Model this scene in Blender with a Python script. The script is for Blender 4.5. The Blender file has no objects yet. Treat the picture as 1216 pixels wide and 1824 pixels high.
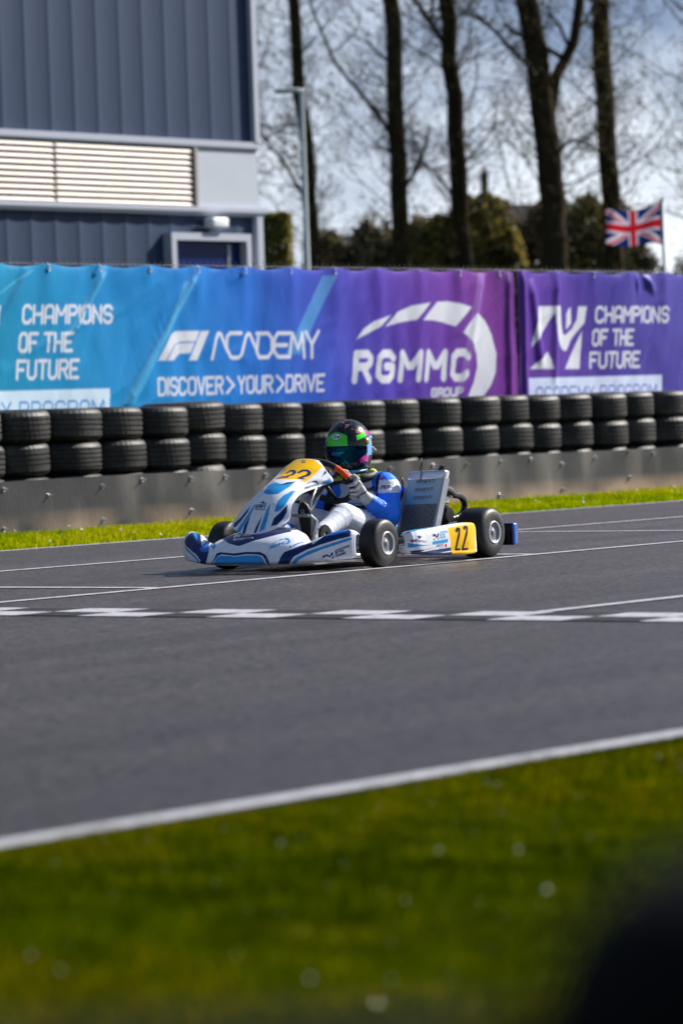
import bpy, math, random
import numpy as np
from mathutils import Vector, Matrix, noise as mnoise

SC = bpy.context.scene
COL = SC.collection
# ------------------------------------------------------------------ camera
PXF, HOR, ROLL = 6590.0, 732.2, 0.0348            # focal length in photo pixels, horizon row, roll
EYE = np.array([0.0, 0.0, 0.84])
PITCH = math.atan((912.0 - HOR) / PXF)
_F = np.array([0, math.cos(PITCH), -math.sin(PITCH)])
_U0 = np.array([0, math.sin(PITCH), math.cos(PITCH)])
_R0 = np.array([1.0, 0, 0])
_U = math.cos(ROLL) * _U0 + math.sin(ROLL) * _R0
_R = math.cos(ROLL) * _R0 - math.sin(ROLL) * _U0
cam_data = bpy.data.cameras.new('camera')
cam = bpy.data.objects.new('camera', cam_data)
COL.objects.link(cam)
cam.matrix_world = Matrix(((_R[0], _U[0], -_F[0], EYE[0]), (_R[1], _U[1], -_F[1], EYE[1]), (_R[2], _U[2], -_F[2], EYE[2]), (0, 0, 0, 1)))
cam_data.sensor_fit = 'VERTICAL'
cam_data.sensor_height = 36.0
cam_data.sensor_width = 24.0
cam_data.lens = PXF / 1824.0 * 36.0
cam_data.clip_start = 0.2
cam_data.clip_end = 3000.0
cam_data.dof.use_dof = True
cam_data.dof.focus_distance = 19.6
cam_data.dof.aperture_fstop = 3.1
SC.camera = cam

# ------------------------------------------------------------------ world, sun, exposure
SUN_AZ, SUN_EL = math.radians(61.0), math.radians(36.0)     # azimuth clockwise from +Y
world = bpy.data.worlds.new("World")
SC.world = world
world.use_nodes = True
nt = world.node_tree
nt.nodes.clear()
N = nt.nodes.new
out = N('ShaderNodeOutputWorld')
sky = N('ShaderNodeTexSky')
sky.sky_type = 'NISHITA'
sky.sun_disc = False
sky.sun_elevation = SUN_EL
sky.sun_rotation = SUN_AZ
bg_sky = N('ShaderNodeBackground')
bg_sky.inputs['Strength'].default_value = 0.07
nt.links.new(sky.outputs[0], bg_sky.inputs[0])
tc = N('ShaderNodeTexCoord')
mp = N('ShaderNodeMapping')
mp.inputs['Scale'].default_value = (1.0, 1.0, 1.7)
mp.inputs['Location'].default_value = (0.37, 0.0, 0.215)
nt.links.new(tc.outputs['Generated'], mp.inputs[0])
ns = N('ShaderNodeTexNoise')
ns.inputs['Scale'].default_value = 10.0
ns.inputs['Detail'].default_value = 7.0
ns.inputs['Roughness'].default_value = 0.55
nt.links.new(mp.outputs[0], ns.inputs[0])
sep = N('ShaderNodeSeparateXYZ')
nt.links.new(tc.outputs['Generated'], sep.inputs[0])
lift = N('ShaderNodeMapRange')          # the cloud bank is thicker towards the horizon
lift.inputs['From Min'].default_value = 0.03
lift.inputs['From Max'].default_value = 0.16
lift.inputs['To Min'].default_value = 0.14
lift.inputs['To Max'].default_value = -0.16
nt.links.new(sep.outputs['Z'], lift.inputs[0])
addc = N('ShaderNodeMath'); addc.operation = 'ADD'
nt.links.new(ns.outputs[0], addc.inputs[0]); nt.links.new(lift.outputs[0], addc.inputs[1])
ramp = N('ShaderNodeValToRGB')
ramp.color_ramp.elements[0].position = 0.40; ramp.color_ramp.elements[0].color = (0.15, 0.205, 0.33, 1)
ramp.color_ramp.elements[1].position = 0.66; ramp.color_ramp.elements[1].color = (0.68, 0.73, 0.80, 1)
nt.links.new(addc.outputs[0], ramp.inputs[0])
bg_c = N('ShaderNodeBackground')
nt.links.new(ramp.outputs[0], bg_c.inputs[0])
bg_c.inputs['Strength'].default_value = 1.0
mixw = N('ShaderNodeMixShader')
cf = N('ShaderNodeMapRange')             # broken cloud low down, thinned overhead out of view to weaken fill light
cf.inputs['From Min'].default_value = 0.16; cf.inputs['From Max'].default_value = 0.5; cf.inputs['To Min'].default_value = 0.88; cf.inputs['To Max'].default_value = 0.12
nt.links.new(sep.outputs['Z'], cf.inputs[0]); cy = N('ShaderNodeMapRange')             # cloud bank beyond the trees; unseen cloud behind the camera thinned to deepen shade
cy.inputs['From Min'].default_value = -0.4; cy.inputs['From Max'].default_value = 0.5; cy.inputs['To Min'].default_value = 0.36; cy.inputs['To Max'].default_value = 1.0
nt.links.new(sep.outputs['Y'], cy.inputs[0])
cm = N('ShaderNodeMath'); cm.operation = 'MULTIPLY'; nt.links.new(cf.outputs[0], cm.inputs[0]); nt.links.new(cy.outputs[0], cm.inputs[1]); nt.links.new(cm.outputs[0], mixw.inputs[0])
nt.links.new(bg_sky.outputs[0], mixw.inputs[1]); nt.links.new(bg_c.outputs[0], mixw.inputs[2])
nt.links.new(mixw.outputs[0], out.inputs[0])

sun_data = bpy.data.lights.new('sun', 'SUN')
sun_data.energy = 5.0
sun_data.angle = math.radians(0.55)
sun_data.color = (1.0, 0.95, 0.87)
sun = bpy.data.objects.new('sun', sun_data)
COL.objects.link(sun)
SUNV = Vector((math.sin(SUN_AZ) * math.cos(SUN_EL), math.cos(SUN_AZ) * math.cos(SUN_EL), math.sin(SUN_EL)))
sun.rotation_euler = SUNV.to_track_quat('Z', 'Y').to_euler()
sun.location = (30, 30, 40)

SC.view_settings.view_transform = 'Standard'
SC.view_settings.look = 'None'
SC.view_settings.exposure = 0.7
SC.view_settings.gamma = 1.0
SC.cycles.use_denoising = True
SC.cycles.max_bounces = 6
SC.cycles.transparent_max_bounces = 8

# ------------------------------------------------------------------ helpers
RNG = np.random.default_rng(22)
random.seed(22)

def lin(r, g, b):
    f = lambda c: (c / 255.0 / 12.92) if c / 255.0 <= 0.04045 else ((c / 255.0 + 0.055) / 1.055) ** 2.4
    return (f(r), f(g), f(b))

def tag(o, label=None, cat=None, group=None, kind=None):
    if label: o['label'] = label
    if cat: o['category'] = cat
    if group: o['group'] = group
    if kind: o['kind'] = kind
    return o

def empty(name, loc=(0, 0, 0), rz=0.0, parent=None):
    o = bpy.data.objects.new(name, None)
    o.empty_display_size = 0.2
    o.location = loc
    o.rotation_euler = (0, 0, rz)
    COL.objects.link(o)
    if parent: o.parent = parent
    return o

class MB:
    """collects vertices and faces and links them as ONE mesh object"""
    def __init__(self):
        self.v, self.f, self.m, self.c, self.n = [], [], [], [], 0
    def add(self, V, F, m=0, col=None):
        V = np.asarray(V, float).reshape(-1, 3)
        self.v.append(V)
        o = self.n
        for q in F:
            self.f.append([i + o for i in q]); self.m.append(m)
        self.n += len(V)
        c = np.ones((len(V), 3)) if col is None else np.broadcast_to(np.asarray(col, float), (len(V), 3))
        self.c.append(c)
        return self
    def box(self, c, s, m=0, rz=0.0, col=None, R=None, taper=1.0):
        x, y, z = np.array(s) / 2.0
        V = np.array([[-x, -y, -z], [x, -y, -z], [x, y, -z], [-x, y, -z], [-x * taper, -y * taper, z], [x * taper, -y * taper, z], [x * taper, y * taper, z], [-x * taper, y * taper, z]])
        if rz:
            ca, sa = math.cos(rz), math.sin(rz)
            V = V @ np.array([[ca, sa, 0], [-sa, ca, 0], [0, 0, 1]])
        if R is not None: V = V @ np.asarray(R).T
        return self.add(V + np.array(c), [(0, 3, 2, 1), (4, 5, 6, 7), (0, 1, 5, 4), (1, 2, 6, 5), (2, 3, 7, 6), (3, 0, 4, 7)], m, col)
    def rbox(self, c, s, r=0.01, m=0, R=None, col=None, seg=3):
        """box with rounded edges along all axes (superellipsoid-like from a subdivided cube)"""
        s = np.array(s) / 2.0
        r = min(r, s.min() * 0.999)
        k = np.concatenate([np.linspace(-1, -1 + 1e-9, 1), np.linspace(0, 1, seg + 1)])
        def line(h):
            a = [-h + r * (1 - math.cos(t)) for t in np.linspace(0, math.pi / 2, seg + 1)]
            return np.array(a + [-x for x in a[::-1]])
        n = 2 * (seg + 1)
        idx = {}
        V, Fc = [], []
        L = [line(1.0 * s[i]) for i in range(3)]
        # parametrise with angles so that the corners are true spheres
        ang = np.linspace(-math.pi / 4, math.pi / 4, seg + 1)
        def pt(i, j, k):
            p = []
            for ax, q in enumerate((i, j, k)):
                p.append(-s[ax] if q <= 0 else (s[ax] if q >= n - 1 else L[ax][q]))
            p = np.array(p)
            inner = s - r
            q = np.clip(p, -inner, inner)
            d = p - q
            l = np.linalg.norm(d)
            return q + d / l * r if l > 1e-12 else p
        def vid(i, j, k):
            if (i, j, k) not in idx:
                idx[(i, j, k)] = len(V); V.append(pt(i, j, k))
            return idx[(i, j, k)]
        e = n - 1
        for a in range(e):
            for b in range(e):
                Fc.append((vid(a, b, 0), vid(a, b + 1, 0), vid(a + 1, b + 1, 0), vid(a + 1, b, 0)))
                Fc.append((vid(a, b, e), vid(a + 1, b, e), vid(a + 1, b + 1, e), vid(a, b + 1, e)))
                Fc.append((vid(a, 0, b), vid(a + 1, 0, b), vid(a + 1, 0, b + 1), vid(a, 0, b + 1)))
                Fc.append((vid(a, e, b), vid(a, e, b + 1), vid(a + 1, e, b + 1), vid(a + 1, e, b)))
                Fc.append((vid(0, a, b), vid(0, a, b + 1), vid(0, a + 1, b + 1), vid(0, a + 1, b)))
                Fc.append((vid(e, a, b), vid(e, a + 1, b), vid(e, a + 1, b + 1), vid(e, a, b + 1)))
        V = np.array(V)
        if R is not None: V = V @ np.asarray(R).T
        return self.add(V + np.array(c), Fc, m, col)
    def tube(self, pts, r, seg=8, m=0, col=None, caps=True, closed=False):
        P = np.asarray(pts, float)
        n = len(P)
        r = np.broadcast_to(np.asarray(r, float), (n,))
        T = np.zeros_like(P)
        if closed:
            T = np.roll(P, -1, 0) - np.roll(P, 1, 0)
        else:
            T[1:-1] = P[2:] - P[:-2]; T[0] = P[1] - P[0]; T[-1] = P[-1] - P[-2]
        T /= np.linalg.norm(T, axis=1)[:, None] + 1e-12
        a = np.array([0, 0, 1.0]) if abs(T[0][2]) < 0.9 else np.array([1.0, 0, 0])
        u = np.cross(T[0], a); u /= np.linalg.norm(u)
        th = np.linspace(0, 2 * math.pi, seg, endpoint=False)
        V = []
        for i in range(n):
            u = u - T[i] * (u @ T[i]); u /= np.linalg.norm(u) + 1e-12
            w = np.cross(T[i], u)
            V.append(P[i] + r[i] * (np.cos(th)[:, None] * u + np.sin(th)[:, None] * w))
        V = np.concatenate(V)
        F = []
        for i in range(n if closed else n - 1):
            j = (i + 1) % n
            for k in range(seg):
                F.append((i * seg + k, i * seg + (k + 1) % seg, j * seg + (k + 1) % seg, j * seg + k))
        if caps and not closed:
            F.append(tuple(range(seg))[::-1]); F.append(tuple((n - 1) * seg + k for k in range(seg)))
        return self.add(V, F, m, col)
    def lathe(self, prof, seg=32, M=None, m=0, closed=False, col=None, ms=None):
        """profile of (radius, height) turned about local Z; M 4x4 or None"""
        P = np.asarray(prof, float)
        n = len(P)
        th = np.linspace(0, 2 * math.pi, seg, endpoint=False)
        V = np.zeros((n, seg, 3))
        V[:, :, 0] = P[:, 0][:, None] * np.cos(th); V[:, :, 1] = P[:, 0][:, None] * np.sin(th); V[:, :, 2] = P[:, 1][:, None]
        V = V.reshape(-1, 3)
        if M is not None:
            M = np.asarray(M); V = V @ M[:3, :3].T + M[:3, 3]
        o = self.n
        base = []
        for i in range(n if closed else n - 1):
            j = (i + 1) % n
            F = [(i * seg + k, i * seg + (k + 1) % seg, j * seg + (k + 1) % seg, j * seg + k) for k in range(seg)]
            base.append((F, m if ms is None else ms[i]))
        self.add(V, [], m, col)
        for F, mm in base:
            for q in F:
                self.f.append([a + o for a in q]); self.m.append(mm)
        return self
    def grid(self, P, m=0, col=None, flip=False):
        P = np.asarray(P, float)
        a, b = P.shape[:2]
        i = np.arange(a * b).reshape(a, b)
        q = np.stack([i[:-1, :-1], i[1:, :-1], i[1:, 1:], i[:-1, 1:]], -1).reshape(-1, 4)
        if flip: q = q[:, ::-1]
        c = None if col is None else np.asarray(col).reshape(-1, 3)
        return self.add(P.reshape(-1, 3), q.tolist(), m, c)
    def prism(self, poly, depth_vec, m=0, col=None):
        P = np.asarray(poly, float); d = np.asarray(depth_vec, float); n = len(P)
        F = [tuple(range(n)), tuple(range(2 * n - 1, n - 1, -1))]
        F += [((k + 1) % n, k, n + k, n + (k + 1) % n) for k in range(n)]
        return self.add(np.concatenate([P, P + d]), F, m, col)
    def build(self, name, mats, parent=None, smooth=True, angle=None, fix=True):
        me = bpy.data.meshes.new(name)
        V = np.concatenate(self.v)
        me.from_pydata(V.tolist(), [], self.f)
        if not isinstance(mats, (list, tuple)): mats = [mats]
        for x in mats: me.materials.append(x)
        me.polygons.foreach_set('material_index', np.array(self.m, dtype=np.int32))
        at = me.attributes.new('Col', 'FLOAT_COLOR', 'POINT')
        c = np.concatenate(self.c)
        at.data.foreach_set('color', np.concatenate([c, np.ones((len(c), 1))], 1).astype(np.float32).ravel())
        if fix and len(self.f) < 60000:
            import bmesh
            bm = bmesh.new(); bm.from_mesh(me)
            bmesh.ops.recalc_face_normals(bm, faces=bm.faces)
            bm.to_mesh(me); bm.free()
        me.polygons.foreach_set('use_smooth', np.full(len(me.polygons), bool(smooth)))
        if smooth and angle is not None:
            try: me.set_sharp_from_angle(angle=math.radians(angle))
            except Exception: pass
        me.update()
        o = bpy.data.objects.new(name, me)
        COL.objects.link(o)
        if parent: o.parent = parent
        return o

def fast_mesh(name, V, faces3, col, material, parent=None, smooth=False):
    """many triangles at once from arrays"""
    me = bpy.data.meshes.new(name)
    n, k = faces3.shape
    me.vertices.add(len(V)); me.vertices.foreach_set('co', V.astype(np.float32).ravel())
    me.loops.add(n * k); me.loops.foreach_set('vertex_index', faces3.astype(np.int32).ravel())
    me.polygons.add(n); me.polygons.foreach_set('loop_start', (np.arange(n) * k).astype(np.int32))
    try: me.polygons.foreach_set('loop_total', np.full(n, k, dtype=np.int32))
    except Exception: pass
    me.update(calc_edges=True); me.validate()
    at = me.attributes.new('Col', 'FLOAT_COLOR', 'POINT')
    at.data.foreach_set('color', np.concatenate([col, np.ones((len(col), 1))], 1).astype(np.float32).ravel())
    me.polygons.foreach_set('use_smooth', np.full(len(me.polygons), bool(smooth)))
    me.materials.append(material)
    o = bpy.data.objects.new(name, me)
    COL.objects.link(o)
    if parent: o.parent = parent
    return o

def copy_tree(o, parent=None):
    c = o.copy(); COL.objects.link(c); c.parent = parent
    for ch in list(o.children): copy_tree(ch, c)
    return c

# ------------------------------------------------------------------ materials
def mat(name, col=(0.5, 0.5, 0.5), rough=0.5, metal=0.0, vcol=False, spec=0.5, coat=0.0, var=0.0, vscale=8.0, bump=0.0, bscale=60.0, dirt=None, dscale=3.0, damount=0.0, transl=0.0, vstretch=None, rvar=0.0, orand=0.0):
    """Principled material: base colour or the mesh's printed colours, blotches, dirt and fine relief"""
    m = bpy.data.materials.new(name); m.use_nodes = True
    t = m.node_tree; b = t.nodes['Principled BSDF']
    L = t.links.new
    b.inputs['Roughness'].default_value = rough
    b.inputs['Metallic'].default_value = metal
    b.inputs['Specular IOR Level'].default_value = spec
    if coat:
        b.inputs['Coat Weight'].default_value = coat; b.inputs['Coat Roughness'].default_value = 0.08
    tc = t.nodes.new('ShaderNodeTexCoord')
    vec = tc.outputs['Object']
    if vstretch:
        mpn = t.nodes.new('ShaderNodeMapping'); mpn.inputs['Scale'].default_value = vstretch
        L(vec, mpn.inputs[0]); vec = mpn.outputs[0]
    if vcol:
        a = t.nodes.new('ShaderNodeAttribute'); a.attribute_name = 'Col'; src = a.outputs['Color']
    else:
        a = t.nodes.new('ShaderNodeRGB'); a.outputs[0].default_value = (*col, 1); src = a.outputs[0]
    if var:
        n1 = t.nodes.new('ShaderNodeTexNoise'); n1.inputs['Scale'].default_value = vscale; n1.inputs['Detail'].default_value = 6
        n1.inputs['Roughness'].default_value = 0.65
        L(vec, n1.inputs[0])
        mr = t.nodes.new('ShaderNodeMapRange'); mr.inputs['From Min'].default_value = 0.25; mr.inputs['From Max'].default_value = 0.75
        mr.inputs['To Min'].default_value = 1 - var; mr.inputs['To Max'].default_value = 1 + var
        L(n1.outputs[0], mr.inputs[0])
        mx = t.nodes.new('ShaderNodeVectorMath'); mx.operation = 'SCALE'
        L(src, mx.inputs[0]); L(mr.outputs[0], mx.inputs['Scale']); src = mx.outputs[0]
    if orand:                           # every copy of the thing a little lighter or darker
        oi = t.nodes.new('ShaderNodeObjectInfo'); mo = t.nodes.new('ShaderNodeMapRange')
        mo.inputs['To Min'].default_value = 1 - orand; mo.inputs['To Max'].default_value = 1 + orand
        L(oi.outputs['Random'], mo.inputs[0]); mv = t.nodes.new('ShaderNodeVectorMath'); mv.operation = 'SCALE'
        L(src, mv.inputs[0]); L(mo.outputs[0], mv.inputs['Scale']); src = mv.outputs[0]
    if dirt is not None:
        n2 = t.nodes.new('ShaderNodeTexNoise'); n2.inputs['Scale'].default_value = dscale; n2.inputs['Detail'].default_value = 8
        n2.inputs['Roughness'].default_value = 0.7
        L(vec, n2.inputs[0])
        mr2 = t.nodes.new('ShaderNodeMapRange'); mr2.inputs['From Min'].default_value = 0.48; mr2.inputs['From Max'].default_value = 0.75
        mr2.inputs['To Min'].default_value = 0; mr2.inputs['To Max'].default_value = damount
        L(n2.outputs[0], mr2.inputs[0])
        mm = t.nodes.new('ShaderNodeMix'); mm.data_type = 'RGBA'
        mm.inputs[7].default_value = (*dirt, 1)
        L(mr2.outputs[0], mm.inputs[0]); L(src, mm.inputs[6]); src = mm.outputs[2]
    L(src, b.inputs['Base Color'])
    if rvar:
        n4 = t.nodes.new('ShaderNodeTexNoise'); n4.inputs['Scale'].default_value = vscale * 1.7; n4.inputs['Detail'].default_value = 5
        L(vec, n4.inputs[0])
        mr4 = t.nodes.new('ShaderNodeMapRange'); mr4.inputs['To Min'].default_value = max(0.02, rough - rvar); mr4.inputs['To Max'].default_value = min(1, rough + rvar)
        L(n4.outputs[0], mr4.inputs[0]); L(mr4.outputs[0], b.inputs['Roughness'])
    if bump:
        n3 = t.nodes.new('ShaderNodeTexNoise'); n3.inputs['Scale'].default_value = bscale; n3.inputs['Detail'].default_value = 4
        L(vec, n3.inputs[0])
        bp = t.nodes.new('ShaderNodeBump'); bp.inputs['Strength'].default_value = bump; bp.inputs['Distance'].default_value = 0.01
        L(n3.outputs[0], bp.inputs['Height']); L(bp.outputs[0], b.inputs['Normal'])
    if transl:
        tr = t.nodes.new('ShaderNodeBsdfTranslucent'); L(src, tr.inputs[0])
        ms = t.nodes.new('ShaderNodeMixShader'); ms.inputs[0].default_value = transl
        o = t.nodes['Material Output']
        L(b.outputs[0], ms.inputs[1]); L(tr.outputs[0], ms.inputs[2]); L(ms.outputs[0], o.inputs[0])
    return m

# ------------------------------------------------------------------ stroke lettering and printing
GL = {
 'A': (4, "00,05,16,36,45,40|02,42"), 'B': (4, "00,06,36,45,44,33,03|33,42,41,30,00"), 'C': (4, "45,36,16,05,01,10,30,41"),
 'D': (4, "00,06,36,45,41,30,00"), 'E': (4, "46,06,00,40|03,33"), 'F': (4, "46,06,00|03,33"), 'G': (4, "45,36,16,05,01,10,30,41,43,23"),
 'H': (4, "00,06|40,46|03,43"), 'I': (0, "00,06"), 'J': (4, "46,41,30,10,01"), 'K': (4, "00,06|03,13,46|13,40"), 'L': (4, "06,00,40"),
 'M': (5, "00,06,23,33,56,50"), 'N': (4, "00,06,40,46"), 'O': (4, "01,05,16,36,45,41,30,10,01"), 'P': (4, "00,06,36,45,44,33,03"),
 'Q': (4, "01,05,16,36,45,41,30,10,01|22,40"), 'R': (4, "00,06,36,45,44,33,03|23,40"), 'S': (4, "45,36,16,05,04,13,33,42,41,30,10,01"),
 'T': (4, "06,46|26,20"), 'U': (4, "06,01,10,30,41,46"), 'V': (4, "06,20,46"), 'W': (6, "06,10,34,50,66"), 'X': (4, "00,46|06,40"),
 'Y': (4, "06,23,46|23,20"), 'Z': (4, "06,46,00,40"), '2': (4, "05,16,36,45,44,00,40"), '>': (3, "06,33,00"), '1': (2, "05,26,20"),
 'a': (3, "03,14,34,30,10,01,12,32"), 'r': (2, "00,04|03,14,24"), 'u': (3, "04,01,10,20,31,34|34,30"), 'i': (0, "00,04|06,06"),
 'i_bar': (3, "06,36|00,30|16,10")}
def text_segs(s, x0, y0, w, h, slant=0.0, gap=1.5):
    """strokes of a word fitted to a box; slant shifts x by slant*y"""
    tot, items = 0.0, []
    for ch in s:
        if ch == ' ': tot += 2.6; continue
        gw, st = GL[ch]
        items.append((tot, st)); tot += gw + gap
    tot -= gap
    out = []
    for ox, st in items:
        for pl in st.split('|'):
            pts = [(int(p[0]) + ox, int(p[1])) for p in pl.split(',')]
            q = [(x0 + px / tot * w + slant * (py / 6.0 * h), y0 + py / 6.0 * h) for px, py in pts]
            if len(q) == 2 and q[0] == q[1]: q[1] = (q[1][0], q[1][1] + 1e-5)
            out += list(zip(q[:-1], q[1:]))
    return out
def poly_segs(pts, closed=False):
    p = list(pts) + ([pts[0]] if closed else [])
    return list(zip(p[:-1], p[1:]))
def _dseg(P, a, b):
    a = np.asarray(a, float); b = np.asarray(b, float); d = b - a
    t = np.clip(((P - a) @ d) / max(d @ d, 1e-18), 0, 1)
    q = P - a - t[:, None] * d
    return np.sqrt((q * q).sum(1))
def cov_segs(P, segs, hw, aa):
    D = np.full(len(P), 1e9)
    for a, b in segs:
        lo = np.minimum(a, b) - hw - aa; hi = np.maximum(a, b) + hw + aa
        k = np.where((P[:, 0] > lo[0]) & (P[:, 0] < hi[0]) & (P[:, 1] > lo[1]) & (P[:, 1] < hi[1]))[0]
        if len(k): D[k] = np.minimum(D[k], _dseg(P[k], a, b))
    return np.clip(0.5 - (D - hw) / aa, 0, 1)
def cov_poly(P, poly, aa):
    Q = np.asarray(poly, float)
    lo, hi = Q.min(0) - aa, Q.max(0) + aa
    c = np.zeros(len(P))
    k = np.where((P[:, 0] > lo[0]) & (P[:, 0] < hi[0]) & (P[:, 1] > lo[1]) & (P[:, 1] < hi[1]))[0]
    if not len(k): return c
    p = P[k]; ins = np.zeros(len(k), bool); D = np.full(len(k), 1e9)
    for i in range(len(Q)):
        a, b = Q[i], Q[(i + 1) % len(Q)]
        D = np.minimum(D, _dseg(p, a, b))
        cr = (a[1] > p[:, 1]) != (b[1] > p[:, 1])
        xx = a[0] + (p[:, 1] - a[1]) / ((b[1] - a[1]) if b[1] != a[1] else 1e-12) * (b[0] - a[0])
        ins ^= cr & (p[:, 0] < xx)
    c[k] = np.clip(0.5 - np.where(ins, -D, D) / aa, 0, 1)
    return c
def paint(P, C, layers, aa):
    """layers: ('p', polygon, colour) or ('s', segments, halfwidth, colour[, alpha])"""
    for L in layers:
        if L[0] == 'p': k = cov_poly(P, L[1], aa); col = L[2]; al = L[3] if len(L) > 3 else 1.0
        else: k = cov_segs(P, L[1], L[2], aa); col = L[3]; al = L[4] if len(L) > 4 else 1.0
        k = (k * al)[:, None]
        C = C * (1 - k) + np.asarray(col)[None] * k
    return C
# ================================================================== SETTING
TH = math.radians(38.4)                       # the track runs away to the right at this angle
TV = np.array([math.sin(TH), math.cos(TH), 0.0])
NV = np.array([math.cos(TH), -math.sin(TH), 0.0])
RZ = math.pi / 2 - TH                         # local x along the track, local y away from the camera side
def tn(t, n, z=0.0): return t * TV + n * NV + np.array([0, 0, z])
def TN(A):
    A = np.asarray(A, float)
    return A[..., 0:1] * TV + A[..., 1:2] * NV + A[..., 2:3] * np.array([0, 0, 1.0])
N_FAR, N_NEAR, N_BELT, N_FENCE, N_HALL = -16.78, -5.11, -19.2, -20.43, -29.33

# ---- ground
m_soil = mat('soil_and_turf', lin(42, 52, 0), 0.95, var=0.45, vscale=2.2, bump=0.6, bscale=35, dirt=lin(64, 54, 16), dscale=1.3, damount=0.4, spec=0.0)
g = MB(); g.box((0, 0, -0.504), (1600, 1600, 1.0)); o = g.build('ground', m_soil, smooth=False); tag(o, kind='structure')

# ---- asphalt: aggregate grain, faint tyre tracks along the track, patches
def asphalt_mat():
    m = bpy.data.materials.new('asphalt'); m.use_nodes = True
    t = m.node_tree; b = t.nodes['Principled BSDF']; L = t.links.new; nn = t.nodes.new
    tc = nn('ShaderNodeTexCoord')
    mp1 = nn('ShaderNodeMapping'); mp1.inputs['Rotation'].default_value = (0, 0, -RZ)
    L(tc.outputs['Object'], mp1.inputs[0])
    fine = nn('ShaderNodeTexVoronoi'); fine.inputs['Scale'].default_value = 55.0; L(mp1.outputs[0], fine.inputs['Vector'])
    r1 = nn('ShaderNodeMapRange'); r1.inputs['From Min'].default_value = 0.1; r1.inputs['From Max'].default_value = 0.9; r1.inputs['To Min'].default_value = 0.35; r1.inputs['To Max'].default_value = 1.75
    sepc = nn('ShaderNodeSeparateColor'); L(fine.outputs['Color'], sepc.inputs[0]); L(sepc.outputs[0], r1.inputs[0])
    mid = nn('ShaderNodeTexNoise'); mid.inputs['Scale'].default_value = 20.0; mid.inputs['Detail'].default_value = 9; mid.inputs['Roughness'].default_value = 0.72; L(mp1.outputs[0], mid.inputs[0])
    r2 = nn('ShaderNodeMapRange'); r2.inputs['From Min'].default_value = 0.3; r2.inputs['From Max'].default_value = 0.7; r2.inputs['To Min'].default_value = 0.55; r2.inputs['To Max'].default_value = 1.45
    L(mid.outputs[0], r2.inputs[0])
    mps = nn('ShaderNodeMapping'); mps.inputs['Scale'].default_value = (0.1, 1.9, 1); L(mp1.outputs[0], mps.inputs[0])
    st = nn('ShaderNodeTexNoise'); st.inputs['Scale'].default_value = 1.0; st.inputs['Detail'].default_value = 5; L(mps.outputs[0], st.inputs[0])
    r3 = nn('ShaderNodeMapRange'); r3.inputs['From Min'].default_value = 0.3; r3.inputs['From Max'].default_value = 0.7; r3.inputs['To Min'].default_value = 0.68; r3.inputs['To Max'].default_value = 1.22
    L(st.outputs[0], r3.inputs[0])
    p1 = nn('ShaderNodeMath'); p1.operation = 'MULTIPLY'; L(r1.outputs[0], p1.inputs[0]); L(r2.outputs[0], p1.inputs[1])
    p2 = nn('ShaderNodeMath'); p2.operation = 'MULTIPLY'; L(p1.outputs[0], p2.inputs[0]); L(r3.outputs[0], p2.inputs[1])
    # brightness fall-off towards the camera side, painted into the asphalt colour
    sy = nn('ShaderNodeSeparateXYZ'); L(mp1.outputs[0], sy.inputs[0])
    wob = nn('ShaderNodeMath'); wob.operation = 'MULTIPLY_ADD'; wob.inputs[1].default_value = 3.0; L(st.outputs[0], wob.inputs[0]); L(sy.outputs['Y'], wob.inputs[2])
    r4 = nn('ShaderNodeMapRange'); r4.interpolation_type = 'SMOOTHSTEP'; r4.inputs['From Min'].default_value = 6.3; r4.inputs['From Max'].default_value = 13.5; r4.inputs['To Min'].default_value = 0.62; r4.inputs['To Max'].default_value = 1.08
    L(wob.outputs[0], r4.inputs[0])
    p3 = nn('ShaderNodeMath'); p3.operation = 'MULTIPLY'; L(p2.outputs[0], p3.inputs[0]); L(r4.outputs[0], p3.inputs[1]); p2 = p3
    sc = nn('ShaderNodeVectorMath'); sc.operation = 'SCALE'; sc.inputs[0].default_value = ASPHALT
    L(p2.outputs[0], sc.inputs['Scale']); L(sc.outputs[0], b.inputs['Base Color'])
    b.inputs['Roughness'].default_value = 0.48; b.inputs['Specular IOR Level'].default_value = 0.36
    bp = nn('ShaderNodeBump'); bp.inputs['Strength'].default_value = 0.3; bp.inputs['Distance'].default_value = 0.004
    L(sepc.outputs[0], bp.inputs['Height']); L(bp.outputs[0], b.inputs['Normal'])
    return m
ASPHALT = (0.048, 0.0385, 0.0360)
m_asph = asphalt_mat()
def strip(mb, t0, t1, n0, n1, z, dt=0, dn=0):
    """flat quad sheet; dt shears the ends so that they run along the track"""
    return mb.add([tn(t0, n0, z), tn(t1, n0, z), tn(t1, n1, z), tn(t0, n1, z)], [(0, 1, 2, 3)])
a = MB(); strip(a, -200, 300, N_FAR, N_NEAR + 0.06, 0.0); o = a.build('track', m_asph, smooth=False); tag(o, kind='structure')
m_line = mat('road_paint', lin(172, 172, 180), 0.65, spec=0.2, var=0.22, vscale=9, dirt=lin(84, 80, 84), dscale=14, damount=0.9)
def line_obj(name, quads, z=0.004):
    mb = MB()
    for q in quads: strip(mb, *q, z)
    o = mb.build(name, m_line, smooth=False); tag(o, kind='structure'); return o
line_obj('track_edge_line', [(-200, 300, N_FAR - 0.02, N_FAR + 0.08)])
line_obj('track_edge_line', [(-200, 300, N_NEAR - 0.045, N_NEAR + 0.045)])
line_obj('lane_line', [(-60, 60, -14.515, -14.435)])
line_obj('lane_line', [(-60, 60, -12.02, -11.94)])
line_obj('lane_line', [(12.17, 60, -8.68, -8.60)])
line_obj('grid_box_line', [(13.64, 13.72, -14.43, -12.03)])
line_obj('grid_box_line', [(16.83, 16.91, -12.9, -12.03)])
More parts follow.
